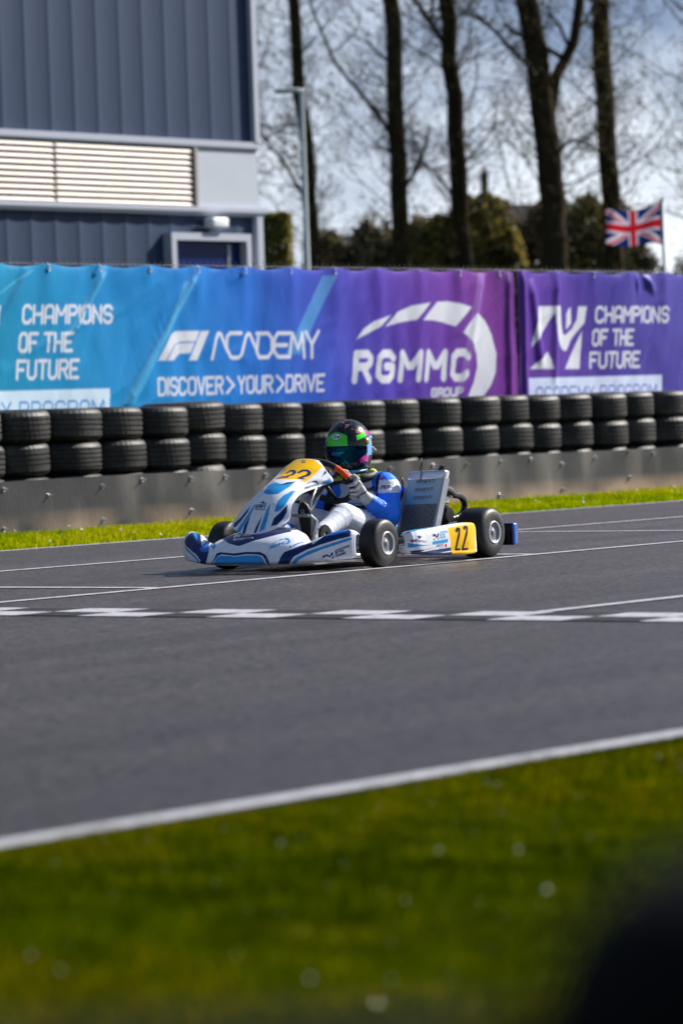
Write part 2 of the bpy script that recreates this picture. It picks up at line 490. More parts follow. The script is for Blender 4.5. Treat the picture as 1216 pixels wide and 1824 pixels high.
line_obj('grid_box_line', [(19.79, 19.87, -14.43, -12.03)])
ck = []
for k in range(-18, 40):
    nn0 = -11.085 + 0.36 * k
    if -16.6 < nn0 < -5.6:
        r = (11.925, 12.165) if k % 2 == 0 else (11.685, 11.925)
        ck.append((r[0], r[1], nn0, nn0 + 0.36))
line_obj('start_line_checks', ck)
dk = [((11.685, 11.925) if q[0] > 11.8 else (11.925, 12.165)) + (q[2], q[3]) for q in ck]
mb = MB()
for q in dk: strip(mb, *q, 0.004)
o = mb.build('start_line_dark_checks', mat('dark_road_paint', lin(52, 51, 58), 0.8, spec=0.1, var=0.35, vscale=14), smooth=False); tag(o, kind='structure')

# ---- grass
m_grass = mat('grass_blades', rough=0.8, vcol=True, spec=0.0, transl=0.45)
def blades(name, cnt, t0, t1, n0, n1, h0, h1, w, cols, lean=0.45, edge=None):
    tt = RNG.uniform(t0, t1, cnt); nn_ = RNG.uniform(n0, n1, cnt)
    clump = np.array([mnoise.noise(Vector((x * 1.7, y * 1.7, 0.3))) for x, y in zip(tt, nn_)])
    patch = np.array([mnoise.noise(Vector((x * 0.55, y * 0.55, 7.3))) for x, y in zip(tt, nn_)])
    h = RNG.uniform(h0, h1, cnt) * (1 + 0.55 * clump)
    base = TN(np.stack([tt, nn_, np.full(cnt, -0.004)], 1))
    ang = RNG.uniform(0, 2 * np.pi, cnt); ld = RNG.uniform(0, 2 * np.pi, cnt); lm = RNG.uniform(0, lean, cnt) * h
    side = np.stack([np.cos(ang), np.sin(ang), 0 * ang], 1) * (w * RNG.uniform(0.6, 1.3, cnt))[:, None]
    ln = np.stack([np.cos(ld) * lm, np.sin(ld) * lm, 0 * ld], 1)
    up = np.stack([0 * h, 0 * h, h], 1)
    V = np.stack([base - side, base + side, base + ln * 0.35 + up * 0.6 - side * 0.7, base + ln * 0.35 + up * 0.6 + side * 0.7, base + ln + up], 1).reshape(-1, 3)
    i = np.arange(cnt)[:, None] * 5
    F = np.concatenate([i + np.array([[0, 1, 3]]), i + np.array([[0, 3, 2]]), i + np.array([[2, 3, 4]])], 0)
    c = np.array(cols)
    fine_ = np.array([mnoise.noise(Vector((x * 7.5, y * 7.5, 3.1))) for x, y in zip(tt, nn_)])
    h = h * (1 + 0.7 * fine_)
    k = np.clip(0.5 + 0.75 * fine_ + 1.25 * patch + 0.45 * clump + RNG.normal(0, 0.25, cnt), 0, 0.999) * (len(c) - 1)
    a0 = np.floor(k).astype(int); fr = (k - a0)[:, None]
    cc = c[a0] * (1 - fr) + c[a0 + 1] * fr
    cc = cc * RNG.uniform(0.6, 1.3, cnt)[:, None] * (1 + 0.5 * fine_)[:, None]
    o = fast_mesh(name, V, F, np.repeat(cc, 5, 0), m_grass)
    tag(o, kind='stuff'); return o
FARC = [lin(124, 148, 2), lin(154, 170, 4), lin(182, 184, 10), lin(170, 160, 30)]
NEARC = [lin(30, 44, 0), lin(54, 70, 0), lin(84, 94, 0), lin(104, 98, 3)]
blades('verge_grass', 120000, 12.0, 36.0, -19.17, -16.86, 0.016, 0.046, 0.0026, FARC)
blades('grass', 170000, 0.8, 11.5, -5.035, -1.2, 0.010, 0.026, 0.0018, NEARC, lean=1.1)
# ragged dry fringe where the turf meets the edge lines
blades('grass_fringe', 9000, 0.8, 11.5, -5.06, -5.0, 0.006, 0.018, 0.0016, NEARC[2:] + NEARC[2:3])
# daisies: white heads in the near turf; the many tiny ones are painted glints
m_petal_glint = mat('petals_and_glints', rough=0.6, vcol=True, spec=0.1, transl=0.25)
PETAL_GLINT, STALK = lin(225, 228, 205), lin(50, 66, 6)
dz = MB()
for k in range(900):
    t_, n_ = RNG.uniform(1.0, 11.0), RNG.uniform(-5.0, -1.3)
    p = tn(t_, n_, RNG.uniform(0.014, 0.030)); r = RNG.uniform(0.001, 0.0024) if k % 6 else RNG.uniform(0.0022, 0.0046)
    tilt = RNG.normal(0, 0.45, 2); th_ = np.linspace(0, 2 * np.pi, 9)[:-1]
    V = [p + np.array([0, 0, 0.002])] + [p + r * np.array([np.cos(q), np.sin(q), tilt[0] * np.cos(q) + tilt[1] * np.sin(q)]) for q in th_]
    dz.add(V, [(0, 1 + j, 1 + (j + 1) % 8) for j in range(8)], 0, PETAL_GLINT)
    dz.tube([p, p * np.array([1, 1, 0])], 0.0007, 3, 0, STALK, caps=False)
o = dz.build('daisies_and_glints', m_petal_glint, smooth=False, fix=False); tag(o, kind='stuff')
# clover heads and painted dew glints in the far verge
dz = MB()
for k in range(160):
    p = tn(RNG.uniform(14, 34), RNG.uniform(-19.1, -16.95), RNG.uniform(0.025, 0.045)); r = RNG.uniform(0.006, 0.012)
    th_ = np.linspace(0, 2 * np.pi, 7)[:-1]; tilt = RNG.normal(0, 0.5, 2)
    V = [p] + [p + r * np.array([np.cos(q), np.sin(q), tilt[0] * np.cos(q) + tilt[1] * np.sin(q)]) for q in th_]
    dz.add(V, [(0, 1 + j, 1 + (j + 1) % 6) for j in range(6)], 0, PETAL_GLINT)
o = dz.build('verge_clover_and_glints', m_petal_glint, smooth=False, fix=False); tag(o, kind='stuff')

# ================================================================== RUBBER BELT BARRIER
def belt_mat():
    m = mat('belt_rubber', vcol=True, rough=0.45, spec=0.5, var=0.22, vscale=2.5, vstretch=(1, 1, 0.35), bump=0.25, bscale=40, rvar=0.12)
    return m
m_belt = belt_mat(); m_bolt = mat('galvanised_bolt', lin(190, 192, 196), 0.3, 0.9)
root = empty('rubber_belt_barrier', tn(25, N_BELT), RZ)
tag(root, 'low dark rubber belt bolted along the foot of the tyre wall, dusty below', 'barrier')
ts = np.linspace(-11, 13, 300); zs = np.linspace(-0.01, 0.397, 26)
Tg, Zg = np.meshgrid(ts, zs, indexing='ij')
wave = np.array([[0.012 * mnoise.noise(Vector((t_ * 0.9, z_ * 1.5, 2.0))) + 0.006 * mnoise.noise(Vector((t_ * 3.1, z_ * 3.0, 5.0))) for z_ in zs] for t_ in ts])
front = np.stack([Tg, wave - 0.006, Zg + 0.006 * np.sin(Tg * 1.3)], -1)
dust = np.array([[max(0, min(1, (1.15 - z_ / 0.15) * (0.35 + 0.9 * (0.5 + mnoise.fractal(Vector((t_ * 1.6, z_ * 2.0, 9.0)), 1.0, 2.0, 4)) + 0.09 * t_))) for z_ in zs] for t_ in ts])
streak = np.array([[max(0, mnoise.fractal(Vector((t_ * 2.4 + 0.2 * z_, z_ * 0.6, 3.0)), 1.0, 2.0, 3)) for z_ in zs] for t_ in ts])
bc = np.array(lin(48, 48, 51))[None, None] * np.ones(Tg.shape + (1,))
bc = bc * (1 - 0.8 * np.clip(streak, 0, 1)[..., None]) + np.array(lin(140, 134, 128)) * 0.8 * np.clip(streak, 0, 1)[..., None]
bc = bc * (1 - 0.8 * dust[..., None]) + np.array(lin(158, 134, 112)) * 0.8 * dust[..., None]
b = MB(); b.grid(front, 0, bc); b.grid(front + np.array([0, 0.012, 0]), 0, bc, flip=True)
top = np.stack([front[:, -1], front[:, -1] + np.array([0, 0.012, 0])], 1); b.grid(top, 0, np.stack([bc[:, -1]] * 2, 1))
b.build('belt', m_belt, root)
def bolt_mb():
    q = MB()
    Mx = np.array([[1, 0, 0, 0], [0, 0, 1, 0], [0, -1, 0, 0], [0, 0, 0, 1.0]])     # axis towards -y
    Mx = np.array([[1, 0, 0, 0], [0, 0, -1, 0], [0, 1, 0, 0], [0, 0, 0, 1.0]])
    q.lathe([(0, 0), (0.02, 0), (0.02, 0.004), (0.012, 0.004)], 14, Mx)
    q.lathe([(0.012, 0.004), (0.0125, 0.014), (0.0, 0.0145)], 6, Mx)
    q.lathe([(0.006, 0.014), (0.006, 0.034), (0.0, 0.035)], 8, Mx)
    return q
proto = bolt_mb().build('bolt', m_bolt, root, angle=40)
BOLTS = [(20.17, .340), (20.65, .279), (21.25, .326), (21.72, .357), (22.31, .347), (21.25, .064), (20.15, .044), (22.30, .092), (26.51, .345), (26.97, .353), (27.45, .293), (27.97, .335), (28.52, .372), (28.93, .344), (28.53, .134), (27.44, .064), (26.47, .051), (22.73, .345), (23.24, .341), (23.8, .34), (24.3, .35), (24.9, .34), (25.5, .345), (26.0, .34), (25.0, .06), (23.6, .08), (29.5, .34), (30.1, .35), (29.6, .09), (19.5, .34), (18.9, .35), (19.0, .06)]
for k, (t_, z_) in enumerate(BOLTS):
    c = proto if k == 0 else proto.copy()
    if k: COL.objects.link(c); c.parent = root
    c.location = (t_ - 25, -0.006 + 0.012 * mnoise.noise(Vector(((t_ - 25) * 0.9, z_ * 1.5, 2.0))), z_)
    c.rotation_euler = (RNG.normal(0, 0.06), RNG.uniform(0, 1), RNG.normal(0, 0.06))

# ================================================================== TYRES
m_tyre = mat('weathered_tyre_rubber', lin(15, 15, 17), 0.55, spec=0.42, orand=0.4, var=0.4, vscale=7, dirt=lin(104, 98, 93), dscale=4, damount=0.5, bump=0.15, bscale=90)
def tyre_mb(R, Hh, style):
    """road tyre lying flat: tread with grooves, rounded shoulders, sidewalls, bead"""
    prof = [(R * 0.60, 0.018), (R * 0.66, 0.006), (R * 0.80, 0.0), (R * 0.90, 0.006), (R * 0.955, 0.020), (R * 0.982, 0.036)]
    z0, z1 = 0.040, Hh - 0.040
    if style == 0: gro = [0.16, 0.38, 0.62, 0.84]
    elif style == 1: gro = [0.28, 0.5, 0.72]
    else: gro = [0.10, 0.30, 0.5, 0.70, 0.90]
    gw = 0.0045
    tread = []
    for g_ in gro:
        zc = z0 + g_ * (z1 - z0)
        tread += [(zc - gw - 0.0015, 0), (zc - gw, 1), (zc + gw, 1), (zc + gw + 0.0015, 0)]
    for z_, d in [(z0, 0)] + tread + [(z1, 0)]:
        bul = 1 - ((z_ - Hh / 2) / (Hh / 2)) ** 2
        prof.append((R * (0.985 + 0.015 * bul) - (0.011 if d else 0), z_))
    prof += [(R * 0.982, Hh - 0.036), (R * 0.955, Hh - 0.020), (R * 0.90, Hh - 0.006), (R * 0.80, Hh), (R * 0.66, Hh - 0.006), (R * 0.60, Hh - 0.018), (R * 0.58, Hh / 2)]
    mb = MB(); seg = 168
    mb.lathe(prof, seg, None, closed=True)
    # sipes: every few segments the shoulder and rib vertices step in a little
    V = mb.v[0].reshape(len(prof), seg, 3)
    for i, (r_, z_) in enumerate(prof):
        edge = z_ < 0.075 or z_ > Hh - 0.075
        if r_ > R * 0.95 and (edge or style != 1):
            ph = (np.arange(seg) + int((z_ / Hh) * (10 if style == 2 else 3))) % (4 if style != 2 else 3)
            k = 1 - np.where(ph == 0, (0.010 if edge else 0.006), 0.0)
            V[i, :, :2] *= k[:, None]
    mb.v[0] = V.reshape(-1, 3)
    return mb
STACKS = [(19.55, 0.31), (20.093, 0.31), (20.596, 0.31), (21.196, 0.33), (21.685, 0.31), (22.234, 0.31), (22.667, 0.34), (23.208, 0.31), (23.722, 0.31), (24.256, 0.31), (24.782, 0.31), (25.290, 0.31), (25.885, 0.31), (26.455, 0.31), (26.954, 0.31), (27.402, 0.31), (27.905, 0.31), (28.486, 0.31), (28.948, 0.31), (29.55, 0.31), (30.12, 0.31)]
tyre_data = {}
def place_tyre(t_, n_, z_, R, style, h, label):
    key = style
    if key not in tyre_data:
        tyre_data[key] = tyre_mb(0.31, 0.25, style).build('tyre', m_tyre, angle=32); o = tyre_data[key]
    else:
        o = tyre_data[key].copy(); COL.objects.link(o)
    o.location = tn(t_, n_, z_)
    o.scale = (R / 0.31, R / 0.31, h / 0.25)
    o.rotation_euler = (RNG.normal(0, 0.014), RNG.normal(0, 0.014), RNG.uniform(0, 6.28))
    return tag(o, label, 'tyre', 'road tyres stacked behind the rubber belt')
ORD = ['zeroth', 'first', 'second', 'third', 'fourth', 'fifth', 'sixth', 'seventh', 'eighth', 'ninth', 'tenth', 'eleventh', 'twelfth', 'thirteenth', 'fourteenth', 'fifteenth', 'sixteenth', 'seventeenth', 'eighteenth', 'nineteenth', 'twentieth', 'last']
for k, (t_, R) in enumerate(STACKS):
    if k in (0, 20): continue
    nc = -19.225 - R
    z = 0.0
    up = 0.03 if k == 6 else 0.0
    stl = [2 if k % 5 == 2 else k % 2, 2 if k == 3 else (k + 1) % 2 * 1, k % 2]
    who = '%s stack from the left of the wall' % ORD[k]
    if k == 19: who = 'rightmost stack of the tyre wall'
    place_tyre(t_ + RNG.normal(0, .006), nc, 0.0, R, stl[0], 0.422 + up, 'lowest tyre, mostly behind the belt, ' + who)
    z = 0.422 + up
    place_tyre(t_ + RNG.normal(0, .012), nc, z, R * RNG.uniform(0.97, 1.02), stl[1], 0.252, 'middle tyre just above the belt, ' + who)
    z += 0.253
    place_tyre(t_ + RNG.normal(0, .014), nc - RNG.uniform(0, .01), z, R * RNG.uniform(0.955, 1.01), stl[2], 0.250 + RNG.normal(0, .004), 'top tyre against the banner, ' + who)

# ================================================================== FENCE AND BANNERS
m_wire = mat('galvanised_wire', lin(96, 98, 102), 0.45, 0.7)
m_post = mat('galvanised_post', lin(150, 154, 158), 0.45, 0.5, var=0.1)
root = empty('chain_link_fence', tn(26, N_FENCE - 0.06), RZ)
tag(root, 'chain link fence with twisted wire ends showing just above the printed banners', 'fence')
wm = MB()
x0, x1, ht = -7.5, 7.5, 2.135
for k in range(int((x1 - x0) / 0.075)):
    xa = x0 + k * 0.075
    for s in (-1, 1):
        pts = []
        nz = int(ht / 0.0375)
        # a zig-zag wire from top to bottom
        P = [(xa + (0.0375 if (j % 2) else 0.0) * s + (0.0375 if s < 0 else 0), 0.004 * ((j % 2) * 2 - 1) * s, ht - 0.0375 * j) for j in range(0, nz)]
        if s == 1: wm.tube(P, 0.0016, 3, caps=False)
    wm.tube([(xa, 0, ht), (xa + 0.010, 0.004, ht + 0.018), (xa - 0.004, -0.003, ht + 0.030)], 0.0022, 4, caps=False)
for z_ in (0.12, 1.1, 2.118):
    wm.tube([(x0, 0, z_), (x1, 0, z_)], 0.0028, 4, caps=False)
wm.build('wire_mesh', m_wire, root, smooth=False, fix=False)
for xp in (-7.4, -4.4, -1.4, 1.6, 4.6, 7.4):
    p = MB(); p.tube([(xp, 0.045, 0), (xp, 0.045, 2.09)], 0.03, 12); p.build('post', m_post, root, angle=40)

m_banner = mat('printed_vinyl', vcol=True, rough=0.4, spec=0.25, rvar=0.08, vscale=3)
WHITE_P = lin(206, 209, 220)
def grad(P, stops):
    s = np.array([q[0] for q in stops]); c = np.array([q[1] for q in stops])
    return np.stack([np.interp(P, s, c[:, i]) for i in range(3)], -1)
def banner(name, label, t0, t1, layers, stops, z0=0.42, z1=2.10, seed=1.0, folds=()):
    nx, nz = int((t1 - t0) / 0.0125), 170
    tt = np.linspace(t0, t1, nx); zz = np.linspace(z0, z1, nz)
    Tg, Zg = np.meshgrid(tt, zz, indexing='ij')
    nse = lambda a, b_, sd: np.array([mnoise.fractal(Vector((x, y, sd)), 1.0, 2.0, 3) for x, y in zip(a.ravel(), b_.ravel())]).reshape(a.shape)
    ct, cz = np.meshgrid(np.linspace(t0, t1, nx // 4), np.linspace(z0, z1, 60), indexing='ij')
    base = 0.020 * nse(ct * 1.1, cz * 0.8, seed) + 0.010 * nse(ct * 3.2 - cz * 1.2, cz * 0.7, seed + 4)
    # sharp handling creases: ridged noise, diagonal
    rid = (0.5 - np.abs(nse(ct * 1.3 - cz * 1.5, cz * 0.9, seed + 9)))
    base += 0.005 * np.clip(rid - 0.36, 0, 1) / 0.14
    # interpolate to the full grid
    ix = np.linspace(0, ct.shape[0] - 1, nx); iz = np.linspace(0, 59, nz)
    a0 = np.clip(np.floor(ix).astype(int), 0, ct.shape[0] - 2); b0 = np.clip(np.floor(iz).astype(int), 0, 58)
    fx, fz = (ix - a0)[:, None], (iz - b0)[None]
    Y = base[a0][:, b0] * (1 - fx) * (1 - fz) + base[a0 + 1][:, b0] * fx * (1 - fz) + base[a0][:, b0 + 1] * (1 - fx) * fz + base[a0 + 1][:, b0 + 1] * fx * fz
    eyes = np.arange(t0 + 0.06, t1, 0.62)
    nse2 = lambda a, b_: np.sin(a * 17 + 3 * np.sin(a * 2.3 + b_)) * np.clip(np.sin(a * 1.9 + seed) + 0.2, 0, 1) * np.exp(-((b_ - 1.0) / 0.9) ** 2)
    for e in eyes:                      # pulled puckers under each eyelet
        Y += 0.016 * np.exp(-((Tg - e) / 0.09) ** 2) * np.exp(-(z1 - Zg) / 0.28)
    Y += 0.003 * nse2(Tg, Zg)
    Y += -0.035 * np.exp(-(z1 - Zg) / 0.05) * 0.3
    for (fa, fb, fw, fd) in folds:      # long folds between two (t, z) points
        d = np.array(fb) - np.array(fa); l = np.hypot(*d); d /= l
        q = (Tg - fa[0]) * d[0] + (Zg - fa[1]) * d[1]; w_ = -(Tg - fa[0]) * d[1] + (Zg - fa[1]) * d[0]
        Y += fd * np.exp(-(w_ / fw) ** 2) * np.clip(np.minimum(q, l - q) / 0.15 + 0.3, 0, 1)
    sag = 0.012 * np.cos((Tg - eyes[0]) / 0.62 * 2 * np.pi) * np.exp(-(z1 - Zg) / 0.05)
    P2 = np.stack([Tg.ravel(), Zg.ravel()], 1)
    C = grad(P2[:, 0] + 0.35 * (P2[:, 1] - 1.5), stops)
    C = paint(P2, C, layers, 0.014)
    rt = empty(name, tn((t0 + t1) / 2, N_FENCE, 0), RZ)
    tag(rt, label, 'banner')
    q = MB()
    q.grid(np.stack([Tg - (t0 + t1) / 2, -Y - 0.012, Zg + sag], -1), 0, C.reshape(nx, nz, 3))
    q.build('printed_sheet', m_banner, rt, fix=False)
    for e in eyes:
        h_ = MB(); h_.tube([(e - (t0 + t1) / 2, -0.02, z1 - 0.035), (e - (t0 + t1) / 2, -0.03, z1 - 0.01), (e - (t0 + t1) / 2 + 0.004, 0.0, z1 + 0.02), (e - (t0 + t1) / 2, 0.03, z1 - 0.005)], 0.0045, 6)
        th_ = np.linspace(0, 2 * np.pi, 15)[:-1]
        h_.tube([(e - (t0 + t1) / 2 + 0.013 * np.cos(q_), -0.024, z1 - 0.035 + 0.013 * np.sin(q_)) for q_ in th_], 0.004, 6, closed=True)
        h_.build('cable_tie', m_tie, rt, fix=False)
m_tie = mat('white_cable_tie', lin(215, 218, 222), 0.4)

def n_logo(dt, dz, sx=1.0):
    f = lambda P: [((x - 28.74) * sx + dt, z + dz) for x, z in P]
    return [f([(28.743, 1.382), (28.878, 1.772), (29.241, 1.776), (29.255, 1.621), (29.283, 1.502), (29.328, 1.496), (29.447, 1.554), (29.533, 1.646), (29.564, 1.771), (29.703, 1.771), (29.659, 1.613), (29.562, 1.547), (29.418, 1.449), (29.345, 1.351), (29.28, 1.345), (29.23, 1.38), (29.188, 1.45), (29.162, 1.595), (29.139, 1.706), (29.074, 1.647), (28.967, 1.55)]),
            f([(29.343, 1.548), (29.358, 1.699), (29.40, 1.75), (29.436, 1.763), (29.438, 1.607)]), f([(28.716, 1.178), (29.011, 1.337), (29.063, 1.255), (29.086, 1.173)]), f([(29.298, 1.171), (29.62, 1.534), (29.552, 1.168)])]
def gp(name_, dt=0.0): return None
LB = []                                                       # --- left banner: turquoise to purple
beam = lin(96, 184, 222)
for A_ in ([(22.28, 1.54), (22.34, 1.54), (22.80, 2.05), (22.72, 2.05)], [(22.90, 0.96), (23.06, 0.96), (23.92, 2.03), (23.86, 2.03)], [(23.40, 1.45), (23.44, 1.45), (23.80, 1.98), (23.74, 1.98)], [(21.2, 1.75), (21.24, 1.75), (21.9, 2.06), (21.84, 2.06)], [(25.05, 1.35), (25.25, 1.35), (25.80, 2.04), (25.62, 2.04)]):
    LB.append(('p', A_, beam, 0.4))
LB.append(('p', [(27.55, 1.0), (27.62, 1.0), (28.05, 2.08), (27.93, 2.08)], lin(160, 120, 200), 0.5))
for P_ in n_logo(20.54, 0.0): LB.append(('p', P_, WHITE_P))
for (s_, x_, z_, w_, h_) in [('CHAMPIONS', 21.735, 1.637, 1.08, 0.135), ('OF THE', 21.685, 1.408, 0.62, 0.14), ('FUTURE', 21.645, 1.188, 0.72, 0.14)]:
    LB.append(('s', text_segs(s_, x_, z_, w_, h_, 0.12), 0.0135, WHITE_P))
LB.append(('p', [(20.45, 0.80), (22.73, 0.80), (22.745, 1.092), (20.45, 1.092)], lin(196, 218, 236)))
LB.append(('s', text_segs('ACADEMY PROGRAM', 20.56, 0.865, 2.09, 0.132, 0.06), 0.0085, lin(40, 130, 196)))
LB.append(('p', [(23.372, 1.315), (23.504, 1.475), (23.555, 1.535), (23.61, 1.559), (23.925, 1.561), (23.87, 1.472), (23.67, 1.471), (23.60, 1.455), (23.57, 1.43), (23.468, 1.315)], WHITE_P))
LB.append(('p', [(23.486, 1.315), (23.575, 1.42), (23.61, 1.45), (23.66, 1.458), (23.851, 1.46), (23.794, 1.374), (23.646, 1.37), (23.569, 1.316)], WHITE_P))
LB.append(('p', [(23.772, 1.313), (23.944, 1.559), (24.051, 1.561), (23.874, 1.312)], WHITE_P))
ACA = [[(24.072, 1.325), (24.13, 1.49), (24.165, 1.54), (24.197, 1.53), (24.266, 1.408), (24.309, 1.341), (24.34, 1.328), (24.42, 1.328), (24.463, 1.351), (24.54, 1.51), (24.57, 1.535), (24.598, 1.529), (24.669, 1.405)], [(24.473, 1.54), (24.32, 1.54), (24.28, 1.51), (24.266, 1.408)],
       [(24.69, 1.535), (24.83, 1.535), (24.875, 1.49), (24.87, 1.378), (24.82, 1.329), (24.70, 1.329), (24.675, 1.38), (24.714, 1.53)], [(25.126, 1.535), (24.95, 1.535), (24.91, 1.49), (24.901, 1.378), (24.948, 1.330), (25.105, 1.330), (25.134, 1.489), (25.15, 1.53), (25.218, 1.40), (25.263, 1.475), (25.29, 1.535), (25.314, 1.324)], [(24.904, 1.432), (25.07, 1.432)],
       [(25.345, 1.545), (25.421, 1.437), (25.415, 1.323)], [(25.421, 1.437), (25.518, 1.55)]]
for P_ in ACA: LB.append(('s', poly_segs(P_), 0.0165, WHITE_P))
for (s_, x_, w_) in [('DISCOVER', 23.36, 0.83), ('>', 24.25, 0.09), ('YOUR', 24.41, 0.44), ('>', 24.91, 0.09), ('DRIVE', 25.045, 0.51)]:
    LB.append(('s', text_segs(s_, x_, 1.028, w_, 0.135, 0.06), 0.0125, WHITE_P))
for P_ in ([(26.065, 1.476), (26.164, 1.568), (26.319, 1.637), (26.566, 1.691), (26.411, 1.59), (26.218, 1.527)], [(26.478, 1.586), (26.658, 1.718), (26.884, 1.777), (27.159, 1.804), (26.945, 1.65), (26.681, 1.624)], [(27.033, 1.647), (27.269, 1.813), (27.438, 1.817), (27.637, 1.795), (27.797, 1.762), (27.535, 1.586), (27.347, 1.626), (27.19, 1.643)],
           [(27.646, 1.529), (27.875, 1.709), (28.004, 1.639), (28.109, 1.505), (28.166, 1.335), (28.141, 1.153), (28.062, 1.033), (27.932, 0.915), (27.686, 0.883), (27.808, 1.061), (27.863, 1.205), (27.853, 1.326), (27.788, 1.435), (27.721, 1.495)]):
    LB.append(('p', P_, WHITE_P))
LB.append(('s', text_segs('RGMMC', 26.02, 1.112, 1.66, 0.232, 0.16, gap=2.4), 0.036, WHITE_P))
LB.append(('s', text_segs('GROUP', 27.165, 0.945, 0.45, 0.068, 0.1), 0.011, WHITE_P))
banner('sponsor_banner', 'long turquoise to purple printed banner with white lettering on the fence behind the tyres', 18.9, 28.49, LB,
       [(18.9, lin(0, 132, 170)), (21.5, lin(0, 134, 178)), (23.4, lin(0, 126, 196)), (24.6, lin(2, 100, 192)), (25.5, lin(44, 72, 180)), (26.4, lin(74, 52, 166)), (27.4, lin(96, 44, 152)), (28.2, lin(108, 32, 136)), (28.6, lin(84, 22, 116))],
       seed=1.3, folds=[((22.3, 1.5), (22.78, 2.08), 0.025, 0.02), ((22.95, 0.95), (23.9, 2.05), 0.04, 0.025), ((21.3, 1.5), (21.75, 2.05), 0.04, -0.02), ((27.6, 0.9), (28.0, 2.08), 0.05, 0.012), ((28.33, 0.6), (28.40, 2.1), 0.05, 0.03)])
RB = []
for P_ in n_logo(28.74, 0.0): RB.append(('p', P_, WHITE_P))
for (s_, x_, z_, w_, h_) in [('CHAMPIONS', 29.845, 1.622, 1.26, 0.14), ('OF THE', 29.785, 1.398, 0.69, 0.14), ('FUTURE', 29.735, 1.178, 0.84, 0.14)]:
    RB.append(('s', text_segs(s_, x_, z_, w_, h_, 0.12), 0.0145, WHITE_P))
RB.append(('p', [(28.68, 0.80), (30.97, 0.80), (30.985, 1.09), (28.69, 1.09)], lin(196, 208, 236)))
RB.append(('s', text_segs('ACADEMY PROGRAM', 28.79, 0.865, 2.09, 0.132, 0.06), 0.0085, lin(70, 80, 176)))
banner('sponsor_banner', 'purple printed banner with white emblem, hung on the fence right of the seam', 28.53, 34.2, RB,
       [(28.5, lin(88, 38, 146)), (29.2, lin(80, 42, 150)), (30.2, lin(56, 44, 146)), (31.2, lin(70, 62, 158)), (34.2, lin(78, 70, 160))],
       seed=6.1, folds=[((28.75, 2.0), (28.9, 1.2), 0.06, 0.03), ((30.7, 2.1), (30.88, 1.92), 0.05, 0.035), ((30.55, 2.1), (30.6, 1.9), 0.03, 0.02), ((29.2, 2.05), (29.1, 1.0), 0.05, 0.02), ((28.62, 0.7), (28.6, 2.1), 0.04, 0.03)])
# ================================================================== HALL
m_clad = mat('blue_grey_cladding', lin(46, 62, 90), 0.55, spec=0.2, var=0.05, vscale=0.8, rvar=0.06)
m_trim = mat('pale_grey_trim', lin(178, 182, 198), 0.5, spec=0.3)
m_panel = mat('white_panel', lin(186, 192, 204), 0.5, spec=0.3, var=0.05, vscale=1.5)
m_slat = mat('bare_metal_slats', lin(158, 148, 142), 0.55, 0.1, var=0.12, vscale=1.2)
m_dark = mat('shadowed_gap', lin(30, 28, 30), 0.8)
m_glass = mat('dark_blue_glazing', lin(10, 34, 96), 0.3, spec=0.15)
hall = empty('hall', tn(35.53, N_HALL), RZ)
tag(hall, 'tall hall clad in blue grey ribbed sheeting with a pale louvred band', 'building')
def clad(name, z0, z1, x0=-34.0, x1=0.0):
    q = MB(); pts = []
    x = x1; 
    prof = []
    while x > x0:                       # shallow trapezoid ribs every 0.41 m
        prof += [(x, -0.004), (x - 0.012, 0.0)] + [(x - 0.012 - 0.386 * k_ / 6, 0.0105 * math.sin(math.pi * k_ / 6)) for k_ in range(1, 6)] + [(x - 0.398, 0.0)]; x -= 0.41
    P = np.array([[(a_, b_, z_) for z_ in (z0, z1)] for a_, b_ in prof])
    q.grid(P)
    return q.build(name, m_clad, hall, angle=60)
clad('upper_cladding', 4.20, 9.5); clad('lower_cladding', 0.0, 3.29)
q = MB()
q.box((-17, 6.02, 4.75), (34, 11.9, 9.5)); q.build('wall', m_clad, hall, smooth=False)
q = MB(); q.box((-17, 6, 9.62), (34.4, 12.4, 0.22)); q.build('roof', m_trim, hall, smooth=False)
q = MB()                                                    # sill flashings
q.box((-17, -0.015, 4.165), (34.02, 0.09, 0.075)); q.box((-17, -0.02, 4.115), (34.0, 0.05, 0.03))
q.build('flashing', m_trim, hall, smooth=False)
q = MB(); q.box((-16.97, -0.035, 3.355), (34.16, 0.10, 0.055)); q.box((-16.98, -0.025, 3.305), (34.1, 0.07, 0.045)); q.build('flashing', m_trim, hall, smooth=False)
q = MB(); q.box((-0.585, -0.012, 3.741), (1.17, 0.024, 0.718)); q.build('panel', m_panel, hall, smooth=False)
q = MB(); q.box((-0.02, -0.02, 6.85), (0.09, 0.10, 5.3)); q.build('corner_trim', m_trim, hall, smooth=False)
q = MB(); q.box((-0.03, -0.02, 1.64), (0.11, 0.10, 3.28)); q.build('corner_trim', m_trim, hall, smooth=False)
# louvre: tilted slats in a frame
q = MB(); q.box((-17.6, 0.035, 3.741), (32.8, 0.02, 0.718)); q.build('louvre_back', m_dark, hall, smooth=False)
q = MB()
for k in range(10):
    zc = 3.425 + k * 0.0715
    for sx in range(9):
        xc = -1.19 - 1.24 - sx * 2.5
        A = np.array([[(xc + s_ * 1.24, y_, z_) for y_, z_ in ((-0.035, zc - 0.031), (-0.046, zc - 0.029), (-0.016, zc + 0.025), (0.020, zc + 0.025))] for s_ in (-1, 1)])
        q.grid(A)
q.build('louvre_slats', m_slat, hall, smooth=False, fix=False)
q = MB()
q.box((-1.20, -0.03, 3.741), (0.05, 0.07, 0.715)); q.build('louvre_frame', m_slat, hall, smooth=False)
for sx in range(1, 9):
    q = MB(); q.box((-1.20 - sx * 2.5, -0.025, 3.741), (0.012, 0.04, 0.712)); q.build('louvre_mullion', m_slat, hall, smooth=False)
